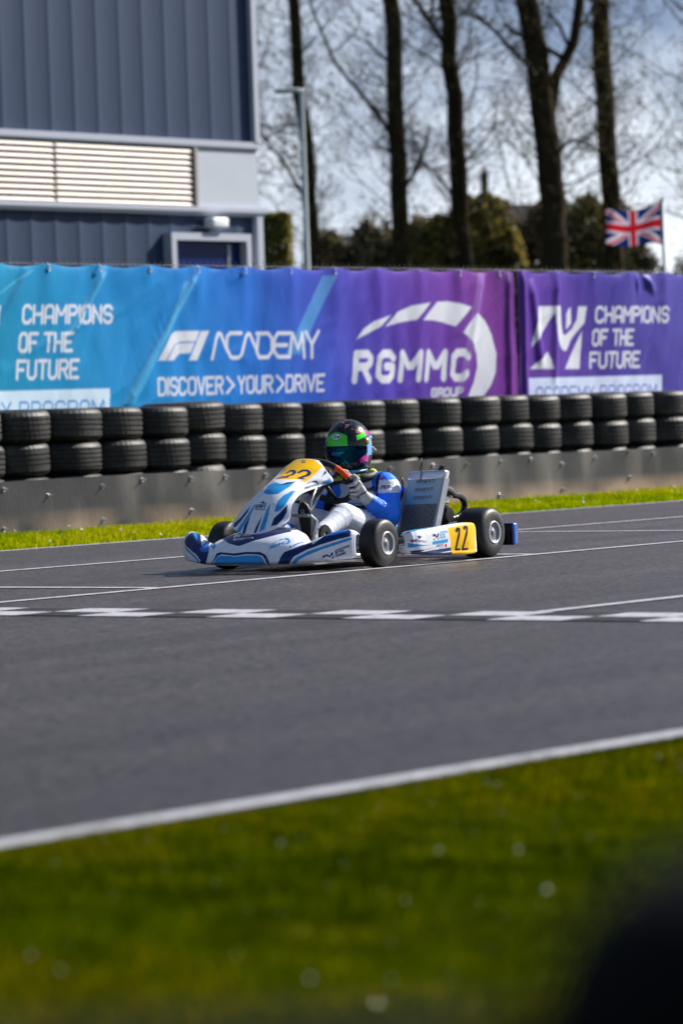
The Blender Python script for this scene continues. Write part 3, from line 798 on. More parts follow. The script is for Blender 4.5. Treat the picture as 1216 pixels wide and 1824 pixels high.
# door with frame, recessed
q = MB(); q.box((-1.74, -0.06, 1.53), (0.09, 0.14, 3.06)); q.box((-0.33, -0.06, 1.53), (0.09, 0.14, 3.06)); q.box((-1.035, -0.06, 3.015), (1.318, 0.14, 0.09)); df = q.build('door_frame', m_trim, hall, smooth=False)
dr = MB(); dr.box((-1.035, -0.005, 1.48), (1.316, 0.02, 2.96)); dr = dr.build('door', m_glass, hall, smooth=False)
q = MB(); q.box((-0.60, -0.022, 1.48), (0.05, 0.02, 2.9)); q.tube([(-0.70, -0.06, 1.0), (-0.70, -0.06, 1.6)], 0.015, 8); q.build('handle', m_trim, dr, smooth=False)
q = MB(); q.rbox((-0.93, -0.12, 3.185), (0.31, 0.16, 0.13), 0.03); q.build('wall_lamp', mat('lamp_housing', lin(236, 238, 242), 0.35), hall)

# ================================================================== LAMP POST, FLAG
m_galv = mat('painted_lamp_steel', lin(186, 198, 202), 0.5, 0.0, var=0.1)
root = empty('street_lamp', (-0.34, 58.1, 0)); tag(root, 'slim pale grey lamp post with a flat head, beside the hall corner', 'street lamp')
q = MB(); q.tube([(-0.06, 0, 0), (-0.06, 0, 1.2), (-0.06, 0, 1.25), (-0.06, 0, 5.86)], [0.075, 0.075, 0.046, 0.036], 12); q.build('pole', m_galv, root, angle=40)
q = MB(); q.rbox((-0.28, 0, 5.88), (0.40, 0.2, 0.07), 0.03); q.tube([(-0.14, 0, 5.87), (-0.02, 0, 5.87)], 0.035, 10); q.build('lamp_head', mat('lamp_head', lin(210, 212, 214), 0.3), root)
root = empty('flagpole', (5.36, 60.0, 0)); tag(root, 'thin pale flagpole standing behind the fence under the flag', 'flagpole')
q = MB(); q.tube([(0, 0, 0), (0, 0, 4.06)], [0.045, 0.032], 10); q.build('pole', m_galv, root)
q = MB(); q.lathe([(0, 4.05), (0.04, 4.07), (0.04, 4.1), (0, 4.12)], 10); q.build('finial', m_galv, root)
def flag():
    nx, nz = 120, 60
    u = np.linspace(0, 1, nx); v = np.linspace(0, 1, nz); U, V = np.meshgrid(u, v, indexing='ij')
    X = -0.03 - 0.90 * U + 0.012 * np.sin(9 * U); Yd = 0.10 * U * np.sin(U * 8.0 + V * 1.4 + 0.5) + 0.04 * np.sin(14 * U + 2 * V) * U
    Z = 3.40 + 0.545 * V - 0.03 * U + 0.035 * np.sin(U * 6.5 + 0.6 + V) + 0.07 * (1 - U) ** 2 * (V - 0.5) * 2
    P2 = np.stack([2 * U.ravel(), V.ravel()], 1)           # 2 : 1 flag
    Bl, Wh, Rd = lin(24, 40, 110), lin(222, 214, 232), lin(205, 24, 44)
    C = np.broadcast_to(np.array(Bl), (len(P2), 3)).copy()
    L_ = [('s', [((0, 0), (2, 1)), ((0, 1), (2, 0))], 0.10, Wh)]
    off = 0.035
    for (a_, b_) in (((0, 1), (1, .5)), ((1, .5), (2, 1)), ((1, .5), (2, 0)), ((0, 0), (1, .5))):
        d = np.array(b_, float) - np.array(a_); nrm = np.array([-d[1], d[0]]) / np.hypot(*d) * off
        if a_ == (1, .5): nrm = nrm
        L_.append(('s', [(tuple(np.array(a_) - nrm), tuple(np.array(b_) - nrm))], 0.035, Rd))
    L_ += [('s', [((1, -1), (1, 2)), ((-1, .5), (3, .5))], 0.165, Wh), ('s', [((1, -1), (1, 2)), ((-1, .5), (3, .5))], 0.10, Rd)]
    C = paint(P2, C, L_, 0.02)
    q = MB(); q.grid(np.stack([X, Yd, Z], -1), 0, C.reshape(nx, nz, 3))
    o = q.build('flag', mat('flag_cloth', vcol=True, rough=0.7, transl=0.35), None, fix=False)
    o.location = (5.36, 60.0, 0)
    tag(o, 'red, white and blue union flag blowing left from its pole above the fence', 'flag')
flag()

# ================================================================== TREES
m_bark = mat('bark', lin(52, 43, 31), 0.95, spec=0.1, var=0.45, vscale=3, bump=0.8, bscale=12, vstretch=(1, 1, 0.25))
m_twig = mat('twigs', lin(48, 42, 28), 0.95, spec=0.1)
m_bud = mat('buds_and_young_leaves', rough=0.7, vcol=True, transl=0.35)
def tree(x, y, pts, r0, r1, label, limbs=(), seed=0, height=24.0, nb=46, zlow=4.0, budc=((84, 78, 40), (68, 64, 36), (96, 90, 48)), twig=1.0, spread=1.0):
    rg = np.random.default_rng(seed)
    root = empty('tree', (x, y, 0)); tag(root, label, 'tree', 'bare trees in early leaf behind the fence')
    P = np.array([(a_ - x, 0, b_) for a_, b_ in pts]); P = np.concatenate([[[P[0][0], 0, -0.1]], P])
    tr = MB()
    d = (P[-1] - P[-2]) / np.linalg.norm(P[-1] - P[-2])
    while P[-1][2] < height: P = np.concatenate([P, [P[-1] + d * 2.5 + np.array([rg.normal(0, .12), rg.normal(0, .12), 0])]])
    zt = P[:, 2]; rad = r0 + (r1 - r0) * np.clip(zt / 10.0, 0, 1); rad = np.where(zt > 10, r1 * np.clip((height - zt) / (height - 10), 0.12, 1), rad)
    rad[0] *= 1.35
    # densify with slight wobble
    tt = np.linspace(0, len(P) - 1, 40); Q = np.stack([np.interp(tt, np.arange(len(P)), P[:, i]) for i in range(3)], 1); rq = np.interp(tt, np.arange(len(P)), rad)
    Q[1:, :2] += rg.normal(0, 0.025, (39, 2))
    tr.tube(Q, rq, 10)
    cr = MB(); buds = []
    def branch(p, dr, r, ln, lvl):
        n = 5 if lvl < 2 else 3
        pts_ = [p]; dd = dr / np.linalg.norm(dr)
        for k in range(n):
            dd = dd + rg.normal(0, 0.16 if lvl < 2 else .22, 3) + np.array([0, 0, 0.10 if lvl < 2 else 0.05]); dd /= np.linalg.norm(dd)
            pts_.append(pts_[-1] + dd * ln / n)
        cr.tube(pts_, np.linspace(r, r * 0.3, n + 1), 5 if lvl == 0 else (4 if lvl == 1 else 3), caps=False)
        if lvl < 3:
            for k in range([4, 4, 3][lvl]):
                f_ = rg.uniform(0.2, 1.0); i_ = min(int(f_ * n), n - 1)
                pb = pts_[i_] + (pts_[i_ + 1] - pts_[i_]) * (f_ * n - i_)
                nd = dd + rg.normal(0, 0.75, 3); nd[2] += 0.15
                branch(pb, nd, max(r * 0.42, 0.0035), ln * rg.uniform(0.4, 0.62), lvl + 1)
        else:
            for k in range(3):
                f_ = rg.uniform(0, 1); buds.append(pts_[0] + (pts_[-1] - pts_[0]) * f_ + rg.normal(0, 0.06, 3))
    for L_ in limbs:                                        # the large limbs that show in the photograph
        lp = np.array([(a_ - x, c_, b_) for a_, b_, c_ in L_[0]]); rr = np.linspace(L_[1], L_[2], len(lp))
        tr.tube(lp, rr, 8)
        for k in range(7):
            f_ = rg.uniform(0.25, 1) * (len(lp) - 1); i_ = min(int(f_), len(lp) - 2)
            branch(lp[i_] + (lp[i_ + 1] - lp[i_]) * (f_ - i_), np.array([rg.normal(0, 1), rg.normal(0, 1), 0.5]), L_[2] * 0.7, rg.uniform(0.9, 1.8), 1)
    for k in range(int(nb * 1.35)):
        z_ = rg.uniform(zlow, 14.0) if k < nb * 0.85 else rg.uniform(14, height - 1)
        p = np.array([np.interp(z_, Q[:, 2], Q[:, i]) for i in range(3)])
        a_ = rg.uniform(0, 2 * np.pi)
        dr = np.array([np.cos(a_), np.sin(a_), rg.uniform(0.1, 0.9)])
        branch(p, dr, rg.uniform(0.010, 0.024), rg.uniform(1.5, 3.2) * spread, 0 if rg.random() < 0.5 * twig else 1)
    for k in range(170):                                    # short shoots that fur the trunk
        z_ = rg.uniform(2.5, 11.0); p = np.array([np.interp(z_, Q[:, 2], Q[:, i]) for i in range(3)])
        a_ = rg.uniform(0, 2 * np.pi); branch(p + 0.1 * np.array([np.cos(a_), np.sin(a_), 0]), np.array([np.cos(a_), np.sin(a_), rg.uniform(0.2, 1.2)]), rg.uniform(0.004, 0.009), rg.uniform(0.3, 0.9), 2)
    tr.build('trunk', m_bark, root, fix=False)
    c_ = cr.build('crown', m_twig, root, smooth=False, fix=False)
    B_ = np.array(buds); n = len(B_)
    s = rg.uniform(0.018, 0.045, n)[:, None]
    a_ = rg.normal(0, 1, (n, 3)); a_ /= np.linalg.norm(a_, axis=1)[:, None]; b_ = rg.normal(0, 1, (n, 3)); b_ = np.cross(a_, b_); b_ /= np.linalg.norm(b_, axis=1)[:, None]
    V = np.stack([B_ - a_ * s, B_ + b_ * s * 0.6, B_ + a_ * s, B_ - b_ * s * 0.6], 1).reshape(-1, 3)
    F = np.arange(n * 4).reshape(-1, 4)
    bc_ = np.array([lin(*q) for q in budc])[rg.integers(0, len(budc), n)] * rg.uniform(0.7, 1.2, n)[:, None]
    fast_mesh('young_leaves', V, F, np.repeat(bc_, 4, 0), m_bud, root)
    return root
tree(-0.35, 80, [(-0.30, 2.0), (-0.37, 4.04), (-0.48, 6.7), (-0.66, 9.75)], 0.17, 0.13, 'thin dark tree trunk directly behind the lamp post', seed=3, nb=44, spread=0.8,
     limbs=[([(-0.42, 5.2, 0), (-1.0, 6.3, .3), (-1.5, 6.9, .4)], 0.05, 0.02)])
tree(1.52, 80, [(1.53, 2.0), (1.52, 3.97), (1.49, 6.64), (1.46, 9.68)], 0.21, 0.18, 'straight tree with a long bare limb reaching left, second trunk from the hall', seed=5, nb=48,
     limbs=[([(1.45, 6.6, 0), (1.0, 7.3, -.2), (0.2, 8.3, -.3), (-0.3, 9.6, -.3)], 0.055, 0.03), ([(1.6, 5.6, 0), (1.95, 6.1, .2), (2.2, 6.9, .2)], 0.06, 0.025)])
tree(2.85, 81, [(2.93, 2.0), (2.88, 3.92), (2.79, 6.6), (2.69, 9.64)], 0.24, 0.17, 'dark leaning tree trunk above the round logo, third from the hall', seed=8, nb=46,
     limbs=[([(2.78, 8.6, 0), (2.45, 9.0, .1), (2.1, 9.6, .1), (1.6, 10.2, .2)], 0.07, 0.04), ([(2.8, 5.2, .0), (2.4, 5.9, .1), (1.9, 6.3, .1)], 0.04, 0.02)])
tree(4.85, 80, [(4.9, 2.0), (4.82, 3.86), (4.78, 5.4), (4.62, 7.3), (4.40, 9.58)], 0.33, 0.24, 'thickest tree, forking into two leaders, left of the flag', seed=11, nb=50,
     limbs=[([(4.74, 6.9, 0), (4.95, 7.9, .1), (5.35, 8.6, .1), (5.5, 9.4, .1), (5.62, 10.5, .1), (5.9, 13, .2)], 0.13, 0.09), ([(4.62, 8.0, 0), (4.2, 8.3, .2), (3.7, 8.9, .2), (3.3, 9.3, .2)], 0.06, 0.03), ([(4.8, 6.1, 0), (5.2, 6.5, -.1), (5.6, 6.4, -.2)], 0.045, 0.02)])
tree(6.1, 82, [(6.22, 2.0), (6.2, 3.85), (6.17, 6.55), (6.08, 9.6)], 0.24, 0.2, 'dark straight tree trunk rising directly behind the flag', seed=14, nb=46,
     limbs=[([(6.1, 6.3, 0), (5.6, 6.6, .1), (5.2, 6.2, .1)], 0.04, 0.02)])
tree(8.0, 80, [(8.0, 2.0), (8.0, 6.0), (7.95, 10.0)], 0.22, 0.17, 'twiggy tree just starting to leaf at the right edge', seed=18, nb=60, zlow=4.5, spread=1.15, budc=((96, 92, 48), (80, 78, 44), (112, 106, 62)))
tree(-2.1, 86, [(-2.1, 2.0), (-2.1, 6.0), (-2.15, 10.0)], 0.2, 0.16, 'tree mostly hidden by the hall, only its twigs showing past the corner', seed=21, nb=50)

# shrubs and hedge: leaf clumps on stems
m_leaf = mat('evergreen_leaves', rough=0.6, vcol=True, transl=0.45)
def shrub(name, label, cat, x, y, blobs, n, cols, size=0.07, seed=0, group=None, stem=True):
    rg = np.random.default_rng(seed)
    root = empty(name, (x, y, 0)); tag(root, label, cat, group)
    vol = np.array([b[3] * b[4] * b[5] for b in blobs]); pr = vol / vol.sum()
    pick = rg.choice(len(blobs), n, p=pr)
    d = rg.normal(0, 1, (n, 3)); d /= np.linalg.norm(d, axis=1)[:, None]
    rr = rg.uniform(0.55, 1.08, n)[:, None] ** 0.6
    Bq = np.array(blobs); C_ = Bq[pick, :3] + d * rr * Bq[pick, 3:6]
    nz_ = np.array([mnoise.noise(Vector(c * 2.3)) for c in C_]); keep = (nz_ > -0.28) & (C_[:, 2] > 0.05); C_ = C_[keep]; nz_ = nz_[keep]; n = len(C_)
    s = size * rg.uniform(0.6, 1.5, n)[:, None]
    a_ = rg.normal(0, 1, (n, 3)); a_ /= np.linalg.norm(a_, axis=1)[:, None]; b_ = np.cross(a_, rg.normal(0, 1, (n, 3))); b_ /= np.linalg.norm(b_, axis=1)[:, None]
    V = np.stack([C_ - a_ * s, C_ + b_ * s * 0.5, C_ + a_ * s, C_ - b_ * s * 0.5], 1).reshape(-1, 3)
    c = np.array([lin(*q) for q in cols]); cc = c[np.clip((0.5 + nz_ + rg.normal(0, .25, n)) * len(c), 0, len(c) - 1).astype(int)] * rg.uniform(0.75, 1.2, n)[:, None]
    fast_mesh('foliage', V, np.arange(n * 4).reshape(-1, 4), np.repeat(cc, 4, 0), m_leaf, root)
    if stem:
        st = MB()
        for b in blobs: st.tube([(b[0] * 0.6, b[1] * 0.6, 0), (b[0], b[1], b[2])], [0.07, 0.03], 6)
        st.build('stem', m_bark, root, fix=False)
    return root
GR = [(62, 62, 26), (92, 88, 34), (122, 112, 44), (142, 126, 56)]
shrub('conifer', 'dark evergreen with a yellowish cast, between the third and fourth trunks', 'shrub', 3.4, 92, [(-0.75, 0, 3.6, 0.65, 0.6, 2.0), (-0.1, 0, 3.9, 0.6, 0.6, 2.2), (0.45, 0.2, 4.0, 0.6, 0.6, 2.1), (-1.2, 0, 3.0, .5, .6, 2.1), (0.95, 0.2, 3.4, .5, .6, 2.0)], 34000, GR, 0.09, 31)
shrub('conifer', 'dark green bush between the two trunks left of the flag', 'shrub', 6.0, 90, [(-0.35, 0, 3.3, 0.7, 0.7, 2.4), (0.3, 0, 3.4, 0.6, 0.7, 2.5), (0.9, 0, 3.2, .6, .6, 2.2)], 15000, [(62, 64, 30), (86, 82, 40), (108, 98, 50)], 0.08, 33)
shrub('bush', 'low dark bush at the foot of the flagpole, right edge of the photo', 'shrub', 7.6, 86, [(-0.5, 0, 2.4, 0.7, 0.6, 2.2), (0.5, 0, 2.1, 0.7, 0.6, 2.0)], 9000, [(34, 40, 24), (50, 54, 30), (70, 70, 40)], 0.07, 35)
shrub('bush', 'brown leafless thicket behind the second trunk, in front of the slate roof', 'shrub', 0.6, 98, [(-0.7, 0, 2.9, 0.8, 0.6, 2.7), (0.5, 0, 3.0, 0.9, 0.6, 2.9), (1.7, 0, 3.0, 0.9, 0.6, 2.8)], 24000, [(96, 84, 64), (116, 104, 78), (134, 124, 88)], 0.12, 37)
shrub('bush', 'brownish thicket under the forked tree', 'shrub', 5.2, 96, [(-0.9, 0, 3.1, 0.9, 0.6, 3.0), (0.3, 0, 3.1, 0.9, 0.6, 2.9), (1.4, 0, 3.1, 0.9, 0.6, 3.0), (2.3, 0, 3.1, 0.7, 0.6, 2.9)], 26000, [(96, 78, 58), (118, 98, 70), (132, 118, 72)], 0.12, 39)
def hedge():
    rg = np.random.default_rng(40); root = empty('clipped_hedge', (-0.96, 62.3, 0)); tag(root, 'square clipped brown and green hedge between the hall corner and the lamp post', 'hedge')
    n = 14000; C_ = rg.uniform((-0.24, -0.5, 0), (0.23, 0.5, 4.12), (n, 3)); f_ = rg.integers(0, 4, n)
    C_[f_ == 0, 1] = -0.5; C_[f_ == 1, 2] = 4.12; C_[f_ == 2, 0] = 0.23; C_ += rg.normal(0, 0.025, (n, 3))
    s = 0.05 * rg.uniform(0.6, 1.4, n)[:, None]; a_ = rg.normal(0, 1, (n, 3)); a_ /= np.linalg.norm(a_, axis=1)[:, None]; b_ = np.cross(a_, rg.normal(0, 1, (n, 3))); b_ /= np.linalg.norm(b_, axis=1)[:, None]
    V = np.stack([C_ - a_ * s, C_ + b_ * s * 0.6, C_ + a_ * s, C_ - b_ * s * 0.6], 1).reshape(-1, 3)
    nz_ = np.array([mnoise.noise(Vector(c * 1.6)) for c in C_]); c = np.array([lin(*q) for q in [(104, 80, 44), (124, 106, 48), (132, 126, 48), (104, 108, 42)]])
    cc = c[np.clip((0.5 + nz_ + rg.normal(0, .2, n)) * 4, 0, 3).astype(int)]
    fast_mesh('foliage', V, np.arange(n * 4).reshape(-1, 4), np.repeat(cc, 4, 0), m_leaf, root)
    st = MB()
    for k in range(4): st.tube([(-0.15 + 0.1 * k, 0.1 * (k % 2), 0), (-0.15 + 0.1 * k, 0.1 * (k % 2), 3.9)], 0.03, 6)
    st.build('stem', m_bark, root, fix=False)
hedge()
# far houses
m_brick = mat('dark_brick', lin(96, 84, 76), 0.9, var=0.25, vscale=4)
m_slate = mat('slate', lin(48, 48, 50), 0.85, spec=0.2, var=0.25, vscale=3)
def house(label, x, y, w, d, h, rh, chim=None):
    root = empty('house', (x, y, 0)); tag(root, label, 'house')
    q = MB(); q.box((0, 0, h / 2), (w, d, h)); q.build('wall', m_brick, root, smooth=False)
    q = MB(); k = 0.25
    q.add([(-w / 2 - k, -d / 2 - k, h), (w / 2 + k, -d / 2 - k, h), (w / 2 + k, d / 2 + k, h), (-w / 2 - k, d / 2 + k, h), (-w / 2 - k + .01, 0, h + rh), (w / 2 + k - .01, 0, h + rh)], [(0, 1, 5, 4), (1, 2, 5), (2, 3, 4, 5), (3, 0, 4), (3, 2, 1, 0)])
    rf = q.build('roof', m_slate, root, smooth=False)
    if chim:
        q = MB(); q.box((chim, 0, h + rh + 0.2), (0.22, 0.4, 1.3)); q.box((chim, 0, h + rh + 0.9), (0.28, 0.46, 0.1)); q.tube([(chim, 0, h + rh + 0.94), (chim, 0, h + rh + 1.15)], 0.07, 8); q.build('chimney', m_brick, rf, smooth=False)
    for xw in (-w / 4, w / 4):
        q = MB(); q.box((xw, -d / 2 - 0.02, h * 0.6), (w * 0.14, 0.06, 1.0)); q.build('window', m_glass, root, smooth=False)
house('low house with a grey slate roof behind the first two trunks', 0.95, 112, 3.2, 6, 4.4, 1.75)
house('dark house with a brick chimney rising above the evergreen', 4.9, 112, 1.9, 6, 5.6, 1.3, -0.25)

# ================================================================== NEAR POST
m_blk = mat('black_rubber', lin(6, 6, 7), 0.8, spec=0.08, var=0.2, vscale=20)
root = empty('barrier', (0.240, 1.6, 0))
tag(root, 'black padded trackside barrier, badly out of focus, close to the camera at the bottom right', 'barrier')
q = MB(); q.lathe([(0, 0), (0.17, 0), (0.165, 0.02), (0.163, 0.55), (0.158, 0.585), (0.145, 0.61), (0.12, 0.632), (0.06, 0.648), (0, 0.65)], 48); q.build('post', m_blk, root)
q = MB(); q.rbox((-0.75, 0.0, 0.49), (1.30, 0.10, 0.155), 0.03, R=np.array(Matrix.Rotation(math.radians(-0.6), 3, 'Y'))); q.build('added_rail', m_blk, root)  # added black bar; its left stretch only darkens the bottom of the view
q = MB(); q.lathe([(0.163, 0.0), (0.19, 0.0), (0.19, 0.03), (0.163, 0.04)], 48); q.build('foot', m_blk, root)
# ================================================================== KART: body panels as surfaces
def _interp_sections(keys, secs, q):
    k = np.array(keys); S = np.array(secs, float)                  # (n, m, 2)
    out_ = np.empty((len(q),) + S.shape[1:])
    # monotone-ish cubic (finite difference tangents)
    d = np.gradient(S, k, axis=0)
    i = np.clip(np.searchsorted(k, q) - 1, 0, len(k) - 2)
    h = (k[i + 1] - k[i])[:, None, None]; t = ((q - k[i])[:, None, None]) / h
    h00, h10, h01, h11 = 2 * t**3 - 3 * t**2 + 1, t**3 - 2 * t**2 + t, -2 * t**3 + 3 * t**2, t**3 - t**2
    return h00 * S[i] + h10 * h * d[i] * 0.8 + h01 * S[i + 1] + h11 * h * d[i + 1] * 0.8
def _crom(P, n):
    """Catmull-Rom through m points along axis 1 -> n samples"""
    m = P.shape[1]
    A = np.concatenate([2 * P[:, :1] - P[:, 1:2], P, 2 * P[:, -1:] - P[:, -2:-1]], 1)
    t = np.linspace(0, m - 1, n); i = np.clip(np.floor(t).astype(int), 0, m - 2); f = (t - i)[None, :, None]
    a, b, c, d = A[:, i], A[:, i + 1], A[:, i + 2], A[:, i + 3]
    return 0.5 * (2 * b + (c - a) * f + (2 * a - 5 * b + 4 * c - d) * f**2 + (3 * b - a - 3 * c + d) * f**3)
NOSE_K = [0.0, 0.14, 0.235, 0.315, 0.375, 0.45, 0.51, 0.542, 0.552]
NOSE_S = [
 [(.505, .044), (.545, .058), (.540, .094), (.520, .134), (.480, .174), (.400, .214), (.270, .238)],
 [(.500, .044), (.542, .058), (.536, .094), (.514, .132), (.472, .168), (.394, .203), (.280, .224)],
 [(.487, .046), (.530, .059), (.524, .094), (.500, .128), (.460, .157), (.392, .182), (.310, .196)],
 [(.465, .050), (.506, .061), (.502, .094), (.484, .122), (.452, .142), (.405, .150), (.350, .150)],
 [(.430, .054), (.470, .064), (.470, .102), (.456, .142), (.424, .168), (.375, .174), (.330, .158)],
 [(.375, .060), (.415, .067), (.417, .112), (.408, .160), (.382, .194), (.335, .206), (.290, .192)],
 [(.330, .066), (.366, .072), (.370, .116), (.365, .166), (.346, .202), (.310, .215), (.270, .204)],
 [(.300, .074), (.328, .080), (.334, .118), (.331, .164), (.316, .194), (.290, .205), (.265, .196)],
 [(.292, .090), (.306, .094), (.310, .120), (.308, .158), (.300, .184), (.284, .192), (.268, .186)]]
def nose_surface(nu=240, nv=84):
    u = np.linspace(-1, 1, nu); ky = 0.552 * np.sign(u) * np.abs(u) ** 0.92
    S = _interp_sections(NOSE_K, NOSE_S, np.abs(ky))
    C = _crom(S, nv)                                               # (nu, nv, 2)
    P = np.stack([C[..., 0], np.broadcast_to(ky[:, None], C.shape[:2]), C[..., 1]], -1)
    V = np.linspace(0, 0.36, nv)
    return P, np.broadcast_to(ky[:, None], C.shape[:2]), np.broadcast_to(V[None], C.shape[:2])
PANEL_K = [0, .2, .45, .60, .70, .78, .90, 1.0]
PANEL_S = [  # centre x, centre z, wrap back, half width, edge lift
 (.470, .205, .060, .172, .050), (.428, .262, .062, .176, .016), (.362, .365, .070, .152, -.004), (.288, .437, .110, .142, -.026),
 (.205, .480, .185, .162, -.036), (.120, .510, .155, .190, -.048), (.030, .552, .065, .150, -.030), (-.045, .588, .020, .085, -.012)]
def panel_surface(nu=150, nv=210):
    a = np.linspace(-1, 1, nu); s = np.linspace(0, 1, nv)
    S = _interp_sections(PANEL_K, np.array(PANEL_S)[:, :, None], s)[..., 0]        # (nv, 5)
    A, _ = np.meshgrid(a, s, indexing='ij')
    e = np.abs(A) ** 2.2
    P = np.stack([S[None, :, 0] - S[None, :, 2] * e, S[None, :, 3] * A, S[None, :, 1] + S[None, :, 4] * e], -1)
    return P, A * 0.17, np.broadcast_to(s[None] * 0.60, A.shape)
POD_K = [-.755, -.745, -.70, -.5, -.28, -.185, -.16, -.15]
POD_S = [  # (y, z) section: inner bottom, outer bottom, face low, face mid, face high, top edge, inner top
 [(.56, .054), (.618, .052), (.628, .074), (.630, .12), (.628, .176), (.614, .194), (.57, .190)],
 [(.54, .046), (.628, .046), (.638, .070), (.636, .12), (.634, .180), (.618, .200), (.56, .196)],
 [(.53, .042), (.638, .042), (.646, .066), (.648, .12), (.642, .186), (.624, .206), (.56, .202)],
 [(.53, .046), (.626, .046), (.634, .070), (.637, .12), (.632, .182), (.614, .201), (.55, .196)],
 [(.52, .058), (.608, .058), (.616, .080), (.618, .125), (.613, .174), (.596, .192), (.54, .186)],
 [(.52, .068), (.580, .070), (.600, .092), (.606, .128), (.601, .168), (.586, .186), (.54, .180)],
 [(.52, .078), (.566, .080), (.584, .098), (.590, .130), (.585, .162), (.570, .178), (.54, .174)],
 [(.52, .096), (.545, .098), (.556, .110), (.560, .130), (.556, .152), (.545, .164), (.535, .162)]]
def pod_surface(nu=230, nv=70):
    k = np.linspace(0, 1, nu)
    x = -.755 + .605 * k
    S = _interp_sections(POD_K, POD_S, x)
    C = _crom(S, nv)
    P = np.stack([np.broadcast_to(x[:, None], C.shape[:2]), C[..., 0], C[..., 1]], -1)
    return P, np.broadcast_to(x[:, None], C.shape[:2]), np.broadcast_to(np.linspace(0, 0.30, nv)[None], C.shape[:2])
